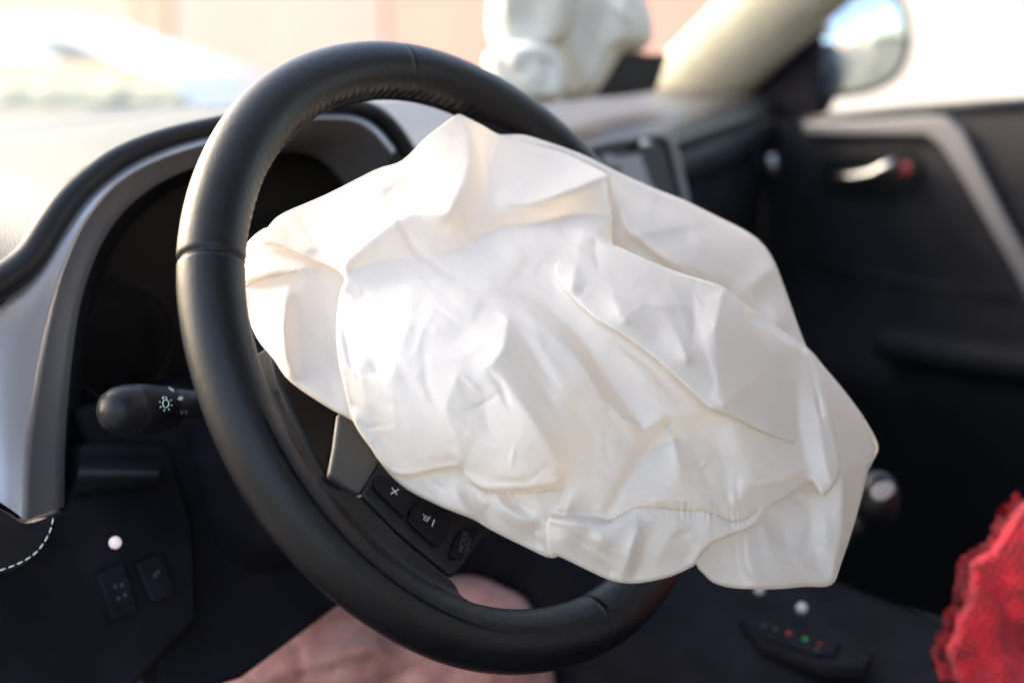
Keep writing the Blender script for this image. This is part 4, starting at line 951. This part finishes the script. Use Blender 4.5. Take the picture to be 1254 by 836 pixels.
sB = [([(650+i*6, 600), (648+i*6, 612)], 1.6, .0007) for i in range(6)]+[([(515, 585), (540, 610)], 4, .001), ([(530, 590), (545, 600)], 3, -.001), ([(640, 640), (668, 665)], 3, .0015), ([(600, 625), (640, 655)], 4, -.001)]
cloth_layer('gathered_panel', Bp, BASE, cB, sB, M['bag'], bag, cell=1.9, sm=1.2, rho=5, drop=.004, ripple=.0002)
# --- right side: peach strip, lower pocket
Sp = [(960, 415), (988, 425), (1010, 450), (1035, 480), (1060, 515), (1075, 545), (1070, 562), (1062, 580), (1055, 610), (1045, 645), (1030, 690), (1018, 716), (985, 718), (950, 721), (900, 720), (875, 714), (862, 703), (852, 690), (850, 660), (880, 640), (940, 590), (970, 560), (960, 480)]
cS = [[(988, 430, 4), (1012, 475, 14), (1024, 530, 18), (1033, 577, 18), (1034, 611, 16), (1032, 660, 12), (1018, 712, 4)],
      [(995, 430, -8), (1035, 482, -12), (1072, 545, -18), (1058, 600, -14), (1044, 645, -10), (1028, 692, -4)],
      [(1044, 520, 0), (1050, 560, -2), (1042, 610, 0)],
      [(940, 600, -16), (990, 592, -10), (1008, 605, -6)], [(988, 600, -8), (992, 650, -4), (1000, 690, 0), (1015, 712, 3)], [(1008, 615, 6), (1012, 650, 10), (1014, 690, 6)],
      [(912, 652, -6), (912, 680, 0), (920, 700, 2), (932, 718, 0)], [(906, 652, -14), (904, 690, -10), (915, 716, -6)], [(930, 650, -6), (950, 690, 2), (985, 716, 0)], [(880, 665, -16), (875, 700, -10), (890, 716, -10)],
      [(955, 640, -12), (965, 670, -8)], [(985, 560, -2), (960, 480, 0)]]
sS = [([(1005, 640), (1018, 642)], 2, .0006), ([(1004, 654), (1018, 656)], 2, .0006), ([(1002, 667), (1016, 672)], 2, .0006), ([(975, 690), (1005, 708)], 4, .001), ([(1040, 480), (1052, 540)], 8, .0012), ([(930, 620), (945, 680)], 8, .0015), ([(870, 680), (885, 700)], 5, .001)]
cloth_layer('side_panel', Sp, BASE, cS, sS, M['bag'], bag, cell=2.2, sm=1.4, rho=6, drop=.005, ripple=.0003)
SILp = np.array(SIL, float); SILc = np.roll(SILp, -1, 0)-np.roll(SILp, 1, 0); SILc /= np.linalg.norm(SILc, axis=1)[:, None]; SILi = (SILp+np.stack([-SILc[:, 1], SILc[:, 0]], 1)*3.0).tolist()
# --- closed back of the bag
def backf(X, Y):
    d, _, _ = seg_dist(X, Y, SIL, True); f = np.clip(d/150, 0, 1); return -.052*(1-(1-f)**1.6)
cloth_layer('back_panel', SILi, BASE, [[(300, 330, -18), (1000, 700, -18)], [(600, 160, -18), (600, 600, -18)]], [], M['bag'], bag, cell=5, sm=1.5, rho=5, drop=-.006, ripple=.001, extra=backf, flip=True)
# --- seam stitches
def seam(path, pitch, ln, th, name, fn, m, lift=.0005):
    P = [np.array(p, float) for p in catmull(path, 12)]; L = np.cumsum([0]+[np.linalg.norm(P[i+1]-P[i]) for i in range(len(P)-1)]); s = 0; n = 0
    while s < L[-1]-ln:
        a = at_len(P, L, s); b = at_len(P, L, s+ln); mm_ = (a+b)/2
        pts = [D(q[0], q[1], fn(q[0], q[1])-l) for q, l in ((a, 0), (mm_, lift), (b, 0))]
        tube(name, pts, [th*.7, th, th*.7], m, bag, n=6); s += pitch; n += 1
seam([(746, 638), (760, 630), (781, 621), (807, 621), (836, 625), (865, 626), (884, 633), (898, 638), (915, 634), (928, 625)], 4.6, 3.0, .00033, 'seam_stitch', fA, M['thread_gold'])
seam([(572, 590), (584, 597), (600, 603), (640, 603), (684, 600)], 4.4, 2.6, .0003, 'seam_stitch', lambda a_, b_: fA(a_, b_-6)+.002, M['thread_gold'])
seam([(301, 351), (312, 345), (328, 339), (345, 336), (366, 331)], 4.2, 2.8, .00033, 'seam_stitch', fL, M['thread_gold'])
